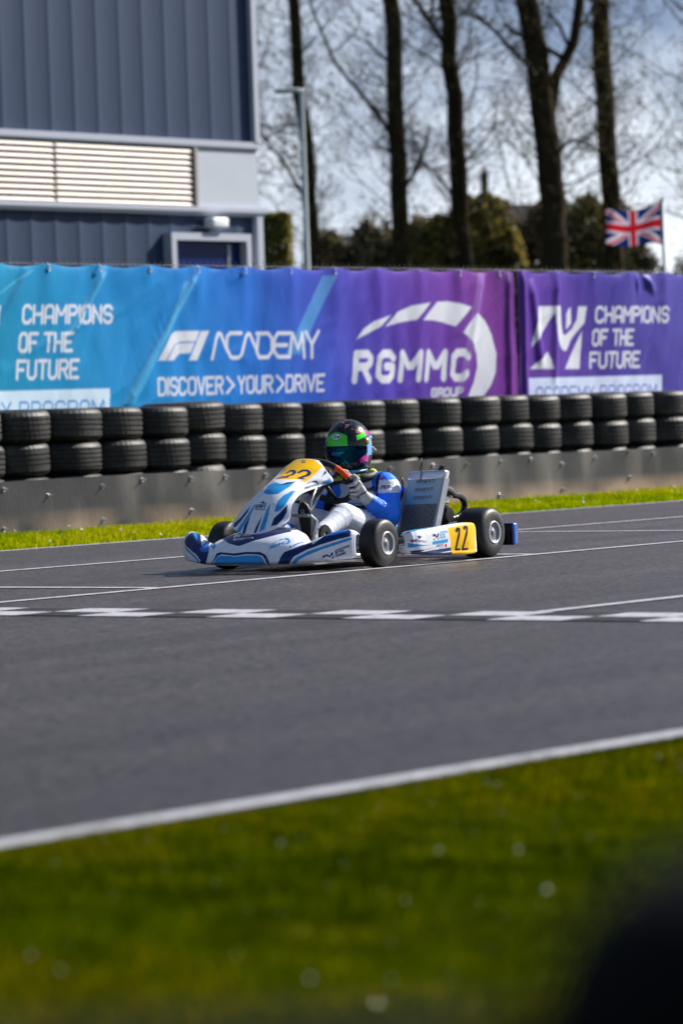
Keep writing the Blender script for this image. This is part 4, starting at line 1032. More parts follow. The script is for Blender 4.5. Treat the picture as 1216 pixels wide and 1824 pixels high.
# livery of the kart, drawn in the flat coordinates of each body panel
LIV_NOSE = [('p',[(-0.2494,0.2818),(-0.2421,0.2958),(-0.236,0.3058),(-0.2165,0.3079),(-0.198,0.3099),(-0.1819,0.3129),(-0.1707,0.3169),(-0.1594,0.3219),(-0.1518,0.3289),(-0.148,0.343),(-0.1468,0.36),(-0.1251,0.36),(-0.1017,0.36),(-0.0685,0.354),(-0.0112,0.3309),(0.0047,0.3369),(0.0174,0.346),(0.0293,0.36),(0.0576,0.356),(0.0872,0.351),(0.1147,0.347),(0.1404,0.345),(0.1657,0.3339),(0.1606,0.3209),(0.1531,0.3089),(0.1442,0.2978),(0.1315,0.2888),(0.116,0.2778),(0.0991,0.2677),(0.0819,0.2597),(0.0644,0.2517),(0.0464,0.2437),(0.0279,0.2357),(0.0047,0.2226),(-0.0204,0.2096),(-0.0492,0.1975),(-0.0685,0.1996),(-0.1004,0.2106),(-0.1327,0.2216),(-0.1694,0.2437),(-0.2214,0.2768),(-0.2445,0.2878),(-0.2494,0.2818)],'NV'),('p',[(-0.1276,0.2577),(-0.1004,0.2577),(-0.0739,0.2587),(-0.0492,0.2607),(-0.0234,0.2617),(0.0011,0.2637),(0.0112,0.2527),(-0.0112,0.2487),(-0.0365,0.2467),(-0.0617,0.2447),(-0.0872,0.2427),(-0.1121,0.2407)],'WH'),('s',[(-0.103,0.2467),(-0.0698,0.2477)],1.0,'NV'),('s',[(-0.0548,0.2497),(-0.0293,0.2517),(-0.0029,0.2537)],1.0,'NV'),('s',[(-0.1289,0.2697),(-0.1468,0.2948),(-0.103,0.2738),(-0.1108,0.2908)],2.2,'WH'),('s',[(-0.0739,0.2738),(-0.0819,0.2888),(-0.052,0.2758)],1.6,'WH'),('s',[(-0.0394,0.2748),(-0.0249,0.2788)],1.6,'WH'),('p',[(-0.2445,0.0231),(-0.2067,0.0792),(-0.1956,0.1063),(-0.1869,0.1444),(-0.1594,0.1514),(-0.1289,0.1474),(-0.1004,0.1444),(-0.0712,0.1404),(-0.045,0.1444),(-0.0174,0.1474),(0.008,0.1514),(0.0308,0.1514),(0.0534,0.1504),(0.0766,0.1504),(0.0978,0.1504),(0.1263,0.1324),(0.134,0.1304),(0.1493,0.1043),(0.1619,0.0772),(0.1543,0.0231),(0.1404,0.0271),(0.1468,0.0572),(0.1353,0.0903),(0.1186,0.1173),(0.0872,0.1294),(0.0617,0.1314),(0.0365,0.1324),(0.0112,0.1334),(-0.0112,0.1294),(-0.0351,0.1253),(-0.0589,0.1213),(-0.0886,0.1253),(-0.1186,0.1294),(-0.1506,0.1334),(-0.1757,0.1193),(-0.1918,0.0862),(-0.2372,0.0231)],'NV'),('p',[(-0.2214,0.0281),(-0.1894,0.0812),(-0.1794,0.1093),(-0.1543,0.1243),(-0.1289,0.1223),(-0.1056,0.1203),(-0.0806,0.1173),(-0.0576,0.1153),(-0.0337,0.1183),(-0.0096,0.1213),(0.0128,0.1243),(0.0365,0.1243),(0.0603,0.1243),(0.0832,0.1243),(0.1147,0.1093),(0.134,0.0802),(0.1315,0.0241),(0.1108,0.0271),(0.0886,0.0271),(0.0671,0.0291),(0.045,0.0301),(0.0219,0.0301),(-0.0011,0.0301),(-0.0234,0.0321),(-0.0464,0.0321),(-0.0685,0.0351),(-0.0925,0.0341),(-0.116,0.0351),(-0.1404,0.0341),(-0.1657,0.0341),(-0.1931,0.0311)],'LB'),('p',[(-0.5157,0.1755),(-0.5112,0.2006),(-0.4838,0.2316),(-0.485,0.2798),(-0.4655,0.3089),(-0.4402,0.3209),(-0.4391,0.36),(-0.4194,0.36),(-0.3659,0.3259),(-0.333,0.3139),(-0.2663,0.2046),(-0.2494,0.1554),(-0.2481,0.1223),(-0.2494,0.0923),(-0.2687,0.0281),(-0.3164,0.0351),(-0.3046,0.0832),(-0.3412,0.1193),(-0.3776,0.1304),(-0.4194,0.1374),(-0.4575,0.1464),(-0.4998,0.1564)],'NV'),('p',[(-0.5123,0.1504),(-0.4861,0.1484),(-0.4517,0.1364),(-0.4183,0.1243),(-0.3799,0.1173),(-0.3483,0.1073),(-0.3152,0.0832),(-0.3235,0.0401),(-0.3401,0.0441),(-0.3365,0.0722),(-0.3741,0.0993),(-0.4113,0.1093),(-0.4517,0.1173),(-0.5055,0.1394)],'LB'),('p',[(-0.4758,0.2738),(-0.4506,0.2928),(-0.4148,0.2597),(-0.3893,0.2336),(-0.4275,0.2467)],'LB'),('p',[(-0.4391,0.3209),(-0.4391,0.36),(-0.4102,0.36),(-0.3507,0.2908),(-0.3247,0.2407),(-0.3069,0.1845),(-0.3164,0.1875),(-0.3354,0.2216),(-0.3577,0.2467),(-0.3893,0.2778)],'WH'),('p',[(-0.3518,0.2858),(-0.333,0.3099),(-0.2735,0.2126),(-0.2566,0.1635),(-0.2998,0.1614),(-0.3354,0.1845),(-0.3354,0.2336)],'MB'),('s',[(-0.5305,0.1374),(-0.5305,0.1083)],1.4,'NV'),('s',[(-0.5294,0.1093),(-0.5282,0.0933)],1.2,'NV'),('s',[(-0.5282,0.0882),(-0.5191,0.0562)],1.0,'NV'),('s',[(-0.5009,0.0973),(-0.4563,0.0822)],0.9,'NV'),('p',[(-0.3554,0.3399),(-0.2663,0.2667),(-0.2626,0.2697),(-0.2214,0.2126),(-0.2202,0.1745),(-0.2311,0.1825),(-0.2445,0.2256),(-0.2723,0.2637),(-0.3188,0.3058)],'LB'),('s',[(-0.2879,0.2637),(-0.2336,0.1945)],1.6,'LB'),('p',[(0.1956,0.0231),(0.2214,0.0782),(0.2263,0.1063),(0.2397,0.1474),(0.2675,0.1725),(0.2819,0.1895),(0.2938,0.2106),(0.3046,0.2316),(0.3141,0.2547),(0.3448,0.2266),(0.3706,0.2056),(0.3811,0.1865),(0.3939,0.2036),(0.4067,0.2246),(0.4137,0.2577),(0.4252,0.2657),(0.4368,0.2738),(0.4517,0.2838),(0.4712,0.2848),(0.4884,0.2918),(0.5101,0.3018),(0.5328,0.2627),(0.5384,0.2096),(0.526,0.1986),(0.5123,0.1925),(0.4964,0.1885),(0.4804,0.1825),(0.4644,0.1775),(0.4483,0.1735),(0.431,0.1695),(0.4148,0.1675),(0.4009,0.1635),(0.3858,0.1594),(0.3694,0.1554),(0.353,0.1524),(0.3401,0.1444),(0.3259,0.1354),(0.3117,0.1213),(0.2974,0.1073),(0.2855,0.0742),(0.2542,0.003),(0.2348,0.01),(0.2153,0.016)],'NV'),('p',[(0.4171,0.2487),(0.4229,0.2697),(0.4356,0.2748),(0.4517,0.2828),(0.4701,0.2868),(0.4884,0.2918),(0.5157,0.2838),(0.5146,0.2527),(0.5009,0.2367),(0.485,0.2286),(0.469,0.2236),(0.4448,0.2296)],'MB'),('p',[(0.2639,0.0),(0.2962,0.0722),(0.3117,0.0993),(0.3294,0.1133),(0.346,0.1264),(0.3624,0.1374),(0.3788,0.1414),(0.3939,0.1464),(0.409,0.1494),(0.4241,0.1524),(0.4379,0.1564),(0.454,0.1604),(0.469,0.1655),(0.4838,0.1695),(0.4975,0.1745),(0.5112,0.1815),(0.5282,0.1875),(0.5407,0.2006),(0.543,0.1825),(0.5328,0.1715),(0.5203,0.1645),(0.5055,0.1584),(0.4907,0.1534),(0.477,0.1484),(0.4621,0.1444),(0.4471,0.1394),(0.4322,0.1354),(0.4171,0.1314),(0.4032,0.1253),(0.3881,0.1193),(0.3718,0.1113),(0.3565,0.1043),(0.3389,0.0892),(0.3212,0.0702),(0.2867,0.0)],'LB'),('t','RGMMC',((0.1506,0.1735),(0.2226,0.2256),(0.148,0.1955),(0.2128,0.2487)),1.0,'LB'),('p',[(0.1455,0.2026),(0.1581,0.2357),(0.1682,0.2477),(0.1606,0.2186)],'LB'),('p',[(0.1669,0.2377),(0.1732,0.2587),(0.1881,0.2697),(0.1856,0.2517)],'LB'),('p',[(0.1918,0.2577),(0.1918,0.2718),(0.2042,0.2768),(0.2275,0.2627),(0.2397,0.2437),(0.2348,0.2236),(0.2238,0.2246),(0.225,0.2447),(0.214,0.2587)],'LB'),('t','NORAMA',((0.2711,0.2066),(0.2938,0.2888),(0.2675,0.2216),(0.2855,0.2998)),0.7,'MB'),('p',[(0.253,0.2006),(0.253,0.2196),(0.2651,0.2076),(0.2663,0.1905),(0.2602,0.1905)],'MB'),('p',[(0.4264,0.0722),(0.4275,0.0913),(0.4471,0.0993),(0.4575,0.0872),(0.4678,0.1093),(0.4735,0.1053),(0.4724,0.0933),(0.4586,0.0772),(0.4529,0.0802),(0.4448,0.0882),(0.4356,0.0812)],'NV'),('p',[(0.4137,0.0),(0.4437,0.0642),(0.4414,0.0451)],'NV'),('p',[(0.4632,0.0662),(0.4758,0.0933),(0.4758,0.0692)],'NV'),('t','CHAMPIONS',((0.4804,0.1083),(0.5362,0.1344),(0.4804,0.1183),(0.5362,0.1454)),0.55,'NV'),('t','OF THE',((0.4827,0.0943),(0.5157,0.1093),(0.4815,0.1043),(0.5146,0.1183)),0.7,'NV'),('t','FUTURE',((0.4838,0.0762),(0.5214,0.0913),(0.4838,0.0882),(0.5214,0.1033)),0.7,'NV')]  # mid-blue strip on the wing top is a highlight painted into the livery
LIV_PANEL = [('p',[(-0.0296,0.4325),(-0.0439,0.4701),(-0.078,0.5091),(-0.1155,0.5459),(-0.1223,0.5677),(-0.1693,0.597),(-0.0923,0.5932),(-0.0426,0.5962),(0.0044,0.6),(0.0474,0.6),(0.0882,0.5977),(0.1243,0.5977),(0.1414,0.585),(0.153,0.5737),(0.1618,0.5632),(0.1353,0.5302),(0.1175,0.5009),(0.11,0.4814),(0.1087,0.4603),(0.1128,0.4431),(0.1182,0.425),(0.1012,0.4318),(0.0828,0.4385),(0.0705,0.4348),(0.0576,0.431),(0.0419,0.4273),(0.0228,0.428),(-0.0003,0.4295)],'YE'),('s',[(0.0501,0.4874),(0.0589,0.5039),(0.0814,0.5084),(0.0923,0.4986),(0.0916,0.4768),(0.0841,0.4603),(0.0794,0.4476)],2.5,'NV'),('s',[(0.0807,0.4461),(0.0944,0.4446)],1.5,'NV'),('s',[(-0.0092,0.4814),(-0.0058,0.4986),(0.0153,0.4979),(0.031,0.4844),(0.0317,0.4648),(0.0167,0.4506)],2.5,'NV'),('s',[(-0.0126,0.4476),(0.0303,0.4446)],1.4,'NV'),('t','ARAN',((-0.0201,0.4273),(0.0276,0.4401),(-0.0405,0.4431),(0.0167,0.4506)),0.6,'NV'),('s',[(0.001,0.5842),(0.0303,0.5835),(0.0426,0.5692),(0.0228,0.5685),(0.001,0.5842)],1.0,'NV'),('p',[(-0.0276,0.3334),(-0.0283,0.3612),(-0.0399,0.3897),(-0.016,0.3965),(0.001,0.4055),(0.0392,0.3957),(0.0589,0.3995),(0.0753,0.404),(0.0889,0.413),(0.0923,0.3972),(0.0957,0.383),(0.0944,0.3702),(0.091,0.3544),(0.0841,0.3402),(0.0746,0.3274),(0.0494,0.3252),(0.0208,0.3237)],'LB'),('p',[(0.0358,0.3867),(0.0494,0.3957),(0.0596,0.4063),(0.0753,0.413),(0.0882,0.422),(0.0841,0.41),(0.0787,0.4003),(0.0671,0.395),(0.0528,0.3905)],'NV'),('s',[(-0.0242,0.398),(-0.0146,0.41)],1.0,'NV'),('p',[(0.0937,0.205),(0.0957,0.229),(0.0957,0.2553),(0.093,0.2839),(0.1012,0.3041),(0.108,0.3237),(0.1203,0.3402),(0.1278,0.3605),(0.1387,0.3635),(0.1441,0.3342),(0.1427,0.3071),(0.1427,0.2846),(0.1421,0.2576),(0.1387,0.2335),(0.125,0.2178),(0.1107,0.2035)],'LB'),('p',[(0.0978,0.0638),(0.0957,0.1141),(0.0978,0.1547),(0.1114,0.1765),(0.1257,0.1967),(0.1346,0.2155),(0.1434,0.235),(0.1496,0.2576),(0.1543,0.226),(0.1557,0.1982),(0.1496,0.1727),(0.1434,0.1442),(0.1346,0.1081),(0.1291,0.0653),(0.1141,0.0646)],'NV'),('p',[(-0.1427,0.0053),(-0.1543,0.0743),(-0.1414,0.1284),(-0.1243,0.1599),(-0.1128,0.1862),(-0.1012,0.2095),(-0.0903,0.232),(-0.0794,0.2553),(-0.0794,0.229),(-0.0814,0.2043),(-0.091,0.1817),(-0.0998,0.1569),(-0.1114,0.1141),(-0.1216,0.0548)],'NV'),('p',[(-0.106,0.0008),(-0.1019,0.0631),(-0.0951,0.1059),(-0.0869,0.1434),(-0.0787,0.1705),(-0.0698,0.1945),(-0.0637,0.214),(-0.0583,0.2343),(-0.0535,0.2553),(-0.0419,0.2553),(-0.0439,0.2238),(-0.0474,0.1945),(-0.0555,0.1705),(-0.063,0.1427),(-0.0692,0.1059),(-0.0726,0.0571),(-0.076,0.0015)],'LB'),('p',[(-0.0603,0.0015),(-0.0637,0.0518),(-0.0671,0.0976),(-0.061,0.1344),(-0.0548,0.163),(-0.0474,0.1862),(-0.0467,0.1592),(-0.046,0.1269),(-0.0439,0.0849),(-0.0419,0.0443),(-0.0399,0.0)],'NV'),('p',[(0.0146,0.012),(0.0133,0.0698),(0.016,0.1006),(0.0194,0.1337),(0.0242,0.1592),(0.029,0.1817),(0.0296,0.1539),(0.0283,0.1089),(0.0296,0.0601),(0.029,0.0098)],'NV'),('p',[(0.0446,0.015),(0.0419,0.0586),(0.0392,0.0991),(0.0405,0.1344),(0.0426,0.1622),(0.0453,0.1855),(0.048,0.208),(0.0508,0.2305),(0.0589,0.2673),(0.0637,0.2388),(0.0651,0.2103),(0.0651,0.1817),(0.0651,0.1509),(0.0651,0.1186),(0.0671,0.0819),(0.0705,0.0443)],'LB'),('t','KART',((-0.0317,0.2373),(0.0399,0.2343),(-0.0385,0.2598),(0.0365,0.2546)),1.1,'NV'),('t','REPUBLIC',((-0.031,0.2223),(0.0426,0.2178),(-0.0324,0.2313),(0.0405,0.2268)),0.5,'NV'),('p',[(-0.0276,0.2793),(-0.001,0.2756),(-0.0003,0.2914),(0.0146,0.2756),(0.0412,0.2703),(0.0187,0.2643),(-0.0017,0.2688)],'NV'),('p',[(0.1332,0.4025),(0.1257,0.4258),(0.1271,0.4363),(0.1325,0.4145)],'NV'),('p',[(0.1305,0.428),(0.1291,0.4446),(0.1353,0.4483),(0.1543,0.4295),(0.168,0.4055),(0.1645,0.4063),(0.1502,0.4273),(0.138,0.4348)],'NV'),('t','RGMMC',((0.1543,0.383),(0.1605,0.4093),(0.1441,0.3935),(0.1523,0.4228)),0.7,'NV'),('p',[(0.1346,0.4798),(0.1462,0.5106),(0.17,0.5474),(0.1625,0.5212),(0.1448,0.5001)],'NV'),('p',[(0.1577,0.4333),(0.1516,0.4596),(0.1591,0.4919),(0.1673,0.4686),(0.17,0.4408)],'LB'),('s',[(0.0651,0.1945),(0.0685,0.19)],1.2,'GY'),('s',[(0.1564,0.4566),(0.1584,0.4543)],1.0,'GY'),('s',[(-0.0256,0.4108),(-0.0194,0.4078)],1.0,'GY')]
LIV_POD = [('p',[(-0.4784,0.2293),(-0.5127,0.234),(-0.5471,0.2386),(-0.5794,0.2409),(-0.6143,0.2444),(-0.6588,0.2537),(-0.689,0.2502),(-0.7234,0.2479),(-0.7335,0.2351),(-0.7422,0.2236),(-0.7442,0.1969),(-0.7368,0.1795),(-0.7341,0.1645),(-0.7308,0.1506),(-0.7261,0.1332),(-0.7227,0.1158),(-0.722,0.0938),(-0.7254,0.0568),(-0.722,0.0521),(-0.679,0.0533),(-0.6514,0.0498),(-0.6238,0.0475),(-0.5955,0.0463),(-0.5672,0.0452),(-0.537,0.0452),(-0.5026,0.0463),(-0.4845,0.0764),(-0.4865,0.1066),(-0.4845,0.1274),(-0.4838,0.1459),(-0.4791,0.1633),(-0.4744,0.1772),(-0.4724,0.1946)],'YE'),('s',[(-0.5444,0.1876),(-0.5585,0.1958),(-0.5713,0.1923),(-0.5632,0.1703),(-0.5524,0.1541),(-0.543,0.1355),(-0.5363,0.1135),(-0.5336,0.0985),(-0.5645,0.1008)],2.9,'BK'),('s',[(-0.6137,0.1934),(-0.6312,0.2015),(-0.6426,0.1958),(-0.6312,0.1726),(-0.6204,0.161),(-0.6103,0.1471),(-0.6022,0.132),(-0.5955,0.1158),(-0.5921,0.0996),(-0.6359,0.1019)],2.9,'BK'),('p',[(-0.1635,0.2757),(-0.1924,0.2687),(-0.2092,0.2618),(-0.2328,0.2571),(-0.2637,0.256),(-0.2974,0.2583),(-0.327,0.2583),(-0.3579,0.2595),(-0.3855,0.2583),(-0.4152,0.2583),(-0.3997,0.2456),(-0.364,0.2409),(-0.3304,0.2375),(-0.2967,0.234),(-0.2631,0.2305),(-0.2267,0.227),(-0.1985,0.227),(-0.1769,0.2305),(-0.1574,0.2293)],'LB'),('p',[(-0.1554,0.1378),(-0.1635,0.1367),(-0.183,0.1355),(-0.2065,0.1344),(-0.2361,0.132),(-0.2698,0.1309),(-0.3007,0.1286),(-0.2698,0.1263),(-0.2368,0.1228),(-0.2079,0.1193),(-0.185,0.1147),(-0.1648,0.1089),(-0.1567,0.095)],'LB'),('p',[(-0.1621,0.0695),(-0.1789,0.0822),(-0.2032,0.0892),(-0.2321,0.0961),(-0.2664,0.1008),(-0.3014,0.11),(-0.3371,0.1158),(-0.3734,0.1228),(-0.3418,0.1158),(-0.3102,0.11),(-0.2792,0.1008),(-0.2476,0.0892),(-0.2213,0.0741),(-0.2658,0.0857),(-0.2974,0.0938),(-0.329,0.0996),(-0.3606,0.1031),(-0.3923,0.1077),(-0.4246,0.11),(-0.4575,0.1135),(-0.4912,0.1158),(-0.4912,0.0869),(-0.51,0.0452),(-0.4757,0.0452),(-0.4414,0.0452),(-0.4071,0.0452),(-0.3768,0.044),(-0.3465,0.0429),(-0.3196,0.0417),(-0.294,0.0405),(-0.2671,0.0405),(-0.2435,0.0394),(-0.2294,0.0336),(-0.2166,0.0266),(-0.2133,0.0174)],'NV'),('p',[(-0.3896,0.0741),(-0.4219,0.0811),(-0.4549,0.0857),(-0.4878,0.0903),(-0.4858,0.0811),(-0.4535,0.0788),(-0.4212,0.0764)],'WH'),('p',[(-0.3304,0.1714),(-0.3351,0.1842),(-0.3606,0.183),(-0.3633,0.1714),(-0.3795,0.1853),(-0.3896,0.1853),(-0.3815,0.1703),(-0.36,0.1633),(-0.3512,0.1737)],'NV'),('p',[(-0.3283,0.1564),(-0.3499,0.1633),(-0.3485,0.1552)],'NV'),('p',[(-0.3667,0.1575),(-0.3849,0.168),(-0.3835,0.1587)],'NV'),('t','CHAMPIONS',((-0.397,0.1842),(-0.4629,0.1853),(-0.399,0.1911),(-0.4649,0.1923)),0.5,'LB'),('t','OF THE',((-0.395,0.1726),(-0.4367,0.1737),(-0.3956,0.1784),(-0.438,0.1795)),0.55,'LB'),('t','FUTURE',((-0.3929,0.161),(-0.4401,0.1633),(-0.3936,0.168),(-0.4414,0.1691)),0.55,'LB'),('p',[(-0.325,0.1483),(-0.3593,0.1517),(-0.3936,0.1541),(-0.4279,0.1564),(-0.4636,0.1587),(-0.4623,0.1413),(-0.4266,0.139),(-0.3923,0.1367),(-0.3579,0.1344),(-0.3236,0.1309)],'LB'),('t','KART',((-0.1628,0.1483),(-0.1964,0.1517),(-0.1641,0.1633),(-0.1991,0.1645)),0.8,'NV'),('t','REPUBLIC',((-0.2011,0.1494),(-0.2732,0.1448),(-0.2018,0.1598),(-0.2738,0.1541)),0.5,'NV'),('p',[(-0.1924,0.1876),(-0.2045,0.1807),(-0.2153,0.1876),(-0.2227,0.1784),(-0.2435,0.1819),(-0.2186,0.168),(-0.2072,0.168)],'NV'),('t','PIRATE',((-0.3573,0.117),(-0.4192,0.1239),(-0.36,0.1297),(-0.4219,0.1355)),0.5,'NV'),('p',[(-0.4326,0.1332),(-0.4515,0.1355),(-0.4515,0.1181),(-0.4326,0.117)],'RD'),('s',[(-0.3808,0.1112),(-0.4199,0.1158)],0.6,'LB')]
# ================================================================== KART
KPHI = 0.594
KART = empty('kart', (-0.218, 19.94, 0.0), math.atan2(-math.cos(KPHI), -math.sin(KPHI)))   # local x forward, y to the driver's left
tag(KART, 'white and blue racing kart with yellow number 22 panels, driving along the track', 'kart')
PAL = {'NV': lin(18, 40, 98), 'LB': lin(40, 146, 214), 'MB': lin(28, 104, 196), 'YE': lin(242, 186, 2), 'BK': lin(14, 14, 16), 'WH': lin(226, 229, 238), 'RD': lin(206, 40, 40), 'GY': lin(150, 156, 166)}
def quad_text(s, q):
    bl, br, tl, tr = [np.array(v) for v in q]
    out_ = []
    for a, b in text_segs(s, 0, 0, 1, 1):
        f = lambda p: tuple((bl * (1 - p[0]) + br * p[0]) * (1 - p[1]) + (tl * (1 - p[0]) + tr * p[0]) * p[1])
        out_.append((f(a), f(b)))
    return out_
def livery(layers):
    out_ = []
    for L in layers:
        if L[0] == 'p': out_.append(('p', L[1], PAL[L[2]]))
        elif L[0] == 's': out_.append(('s', poly_segs(L[1]), L[2] / 335.0, PAL[L[3]]))
        else: out_.append(('s', quad_text(L[1], L[2]), L[3] / 335.0, PAL[L[4]]))
    return out_
m_body = mat('glossy_printed_plastic', vcol=True, rough=0.34, spec=0.25, coat=0.03, var=0.05, vscale=6, dirt=lin(58, 56, 56), dscale=30, damount=0.24, rvar=0.08)
def panel_part(name, fn, layers, nu, nv, aa, thick=0.004, base='WH', extra=None):
    P, U, V = fn(nu, nv)
    P2 = np.stack([U.ravel(), V.ravel()], 1)
    C = np.broadcast_to(np.array(PAL[base]), (len(P2), 3)).copy()
    C = paint(P2, C, livery(layers), aa)
    q = MB(); q.grid(P, 0, C.reshape(P.shape))
    o = q.build(name, m_body, KART, fix=False)
    sm = o.modifiers.new('thickness', 'SOLIDIFY'); sm.thickness = thick; sm.offset = 0.0
    return o
panel_part('front_bumper', nose_surface, LIV_NOSE, 520, 210, 0.0035)
panel_part('front_panel', panel_surface, LIV_PANEL, 190, 300, 0.003, 0.003)
panel_part('side_pod', pod_surface, LIV_POD, 330, 150, 0.003)
def pod_right(nu, nv):
    P, U, V = pod_surface(nu, nv); P = P[::-1].copy(); P[..., 1] *= -1
    return P, U[::-1], V
panel_part('side_pod', pod_right, [], 120, 60, 0.003)
m_steel = mat('chromed_frame_tube', lin(176, 178, 184), 0.28, 0.85, var=0.1)
m_alloy = mat('cast_alloy', lin(168, 170, 174), 0.42, 0.8, var=0.15, vscale=20)
m_black = mat('black_plastic', lin(18, 18, 20), 0.45)
m_rub = mat('slick_tyre_rubber', lin(17, 17, 18), 0.5, spec=0.5, var=0.25, vscale=12, dirt=lin(56, 54, 53), dscale=7, damount=0.35, bump=0.12, bscale=80)
m_rim = mat('rim_face', lin(118, 120, 128), 0.5, 0.1, var=0.1, vscale=18, dirt=lin(84, 80, 78), dscale=14, damount=0.35)
m_lip = mat('rim_lip', lin(214, 214, 218), 0.35, 0.2)
m_blue = mat('blue_plastic', vcol=True, rough=0.35, coat=0.2)
# ---- frame, floor, axle
q = MB()
for s in (-1, 1):
    q.tube([(.30, s * .14, .065), (.22, s * .24, .065), (.02, s * .30, .062), (-.40, s * .31, .058), (-.80, s * .33, .06), (-1.22, s * .32, .075)], 0.015, 10)
    q.tube([(.10, s * .29, .07), (.03, s * .36, .10), (.0, s * .43, .125)], 0.017, 10)
    q.tube([(.30, s * .16, .07), (.40, s * .18, .075), (.43, s * .20, .11)], 0.010, 8)
    q.tube([(-.25, s * .31, .06), (-.28, s * .50, .075), (-.62, s * .52, .075), (-.66, s * .32, .06)], 0.010, 8)
    q.tube([(-1.22, s * .32, .075), (-1.27, s * .34, .12)], 0.012, 8)
q.tube([(.30, -.14, .065), (.31, 0, .065), (.30, .14, .065)], 0.015, 10)
q.tube([(.43, -.20, .11), (.45, 0, .11), (.43, .20, .11)], 0.010, 8)
q.tube([(.33, -.33, .125), (.35, 0, .125), (.33, .33, .125)], 0.010, 8)
q.tube([(-.42, -.31, .058), (-.42, .31, .058)], 0.014, 8); q.tube([(-.95, -.33, .065), (-.95, .33, .065)], 0.014, 8)
q.tube([(-.06, 0.05, .12), (-.02, .30, .13), (.0, .42, .13)], 0.007, 8); q.tube([(-.06, -0.05, .12), (-.02, -.30, .13), (.0, -.42, .13)], 0.007, 8)
q.build('frame', m_steel, KART, angle=50)
q = MB(); q.box((-.05, 0, .036), (.66, .54, .008)); q.build('floor_tray', m_alloy, KART, smooth=False)
q = MB(); q.tube([(-1.04, -.56, .14), (-1.04, .56, .14)], 0.02, 14); ax = q.build('rear_axle', m_steel, KART)
My = np.array([[1, 0, 0, 0], [0, 0, 1, 0], [0, -1, 0, 0], [0, 0, 0, 1.0]])
def ymat(x, y, z):      # lathe axis along +y
    M = np.array([[1, 0, 0, x], [0, 0, 1, y], [0, -1, 0, z], [0, 0, 0, 1.0]]); return M
q = MB(); q.lathe([(.03, -.004), (.095, -.004), (.095, .004), (.03, .004)], 40, ymat(-1.04, .12, .14), closed=True); q.build('brake_disc', m_alloy, ax)
q = MB(); q.lathe([(.03, -.003), (.10, -.003), (.10, .003), (.03, .003)], 60, ymat(-1.04, -.26, .14), closed=True); q.build('sprocket', m_alloy, ax)
# ---- wheels
def wheel(x, y, R, w, side, steer=0.0):
    e = bpy.data.objects.new('wheel', None); COL.objects.link(e); e.parent = KART; e.location = (x, y, R); e.rotation_euler = (0, 0, steer)
    h = w / 2
    pr = [(.050, h * .80), (.059, h * .92), (.067, h * .98), (R * .66, h * .99), (R * .80, h * .95), (R * .88, h * .885), (R * .94, h * .79), (R * .975, h * .67), (R * .993, h * .5), (R, h * .2)]
    prof = pr + [(r, -z) for r, z in pr[::-1]]
    t = MB(); t.lathe(prof, 72, ymat(0, 0, 0), closed=False); t.build('tyre', m_rub, e)
    r = MB()
    s = side
    yo = h * .99
    face = [(0.0, yo - .007), (.012, yo - .007), (.014, yo - .010), (.042, yo - .011), (.050, yo - .010), (.0535, yo - .004)]
    lip = [(.0535, yo - .006), (.056, yo + .003), (.060, yo + .004), (.063, yo - .002), (.064, yo - .014)]
    f = lambda L: [(a, s * b) for a, b in L]
    r.lathe(f(face), 48, ymat(0, 0, 0)); rim = r.build('rim', m_rim, e)
    l = MB(); l.lathe(f(lip), 48, ymat(0, 0, 0)); l.lathe(f([(.054, -yo), (.059, -yo), (.064, -yo + .014), (.054, -yo + .02)]), 48, ymat(0, 0, 0)); l.build('rim_lip', m_lip, e)
    n = MB()
    n.lathe(f([(.007, yo - .008), (.007, yo - .005), (.0, yo - .0045)]), 6, ymat(0, 0, 0)); n.tube([(-0.026, s * (yo - .012), .004), (-0.026, s * (yo - .009), .004)], .004, 6)
    n.build('hub_nut', m_rim, e, angle=40)
    return e
wheel(0, .494, .1305, .118, 1, 0.0); wheel(0, -.494, .1305, .118, -1, 0.0)
wheel(-1.045, .480, .140, .190, 1); wheel(-1.045, -.480, .140, .190, -1)
for s in (-1, 1):
    q = MB(); q.lathe([(0, -.06), (.03, -.06), (.034, .0), (.022, .02), (.018, .06), (0, .06)], 16, ymat(0, s * .43, .13)); q.build('hub', m_alloy, KART, angle=40)
# ---- steering
SWC = np.array([-.25, 0, .46]); SE1 = np.array([.69, 0, .72]); SE1 /= np.linalg.norm(SE1); SE2 = np.array([0, 1.0, 0]); SN = np.cross(SE2, SE1) * -1
SN = np.array([-SE1[2], 0, SE1[0]])            # towards the driver
def rim_pt(a, r=.155): return SWC + r * (math.cos(math.radians(a)) * SE1 + math.sin(math.radians(a)) * SE2)
ang = np.linspace(0, 360, 121)[:-1]
ring = np.array([rim_pt(a) for a in ang])
col = np.array([lin(224, 84, 34) if (46 < a < 80 or 280 < a < 314) else lin(46, 46, 50) for a in ang])
q = MB(); q.tube(ring, 0.0165, 12, 0, np.repeat(col, 12, 0), closed=True)
sw = q.build('steering_wheel', mat('suede_grip', vcol=True, rough=0.8, spec=0.3, var=0.15, vscale=60, bump=0.2, bscale=200), KART, fix=False)
q = MB()
for a in (90, 270, 180, 60, 300): q.tube([rim_pt(a, .15), rim_pt(a, .07) - SN * .012, SWC - SN * .02], [.009, .011, .013], 8)
q.build('spokes', m_black, sw)
q = MB(); q.rbox(SWC + SE1 * .03 - SN * .005, (.10, .13, .03), .008, R=np.stack([SE1, SE2, SN], 1)); q.build('display', m_black, sw)
q = MB(); q.tube([SWC - SN * .02, SWC - SN * .20, SWC - SN * .46], 0.011, 10); q.build('steering_column', m_steel, KART)
q = MB()
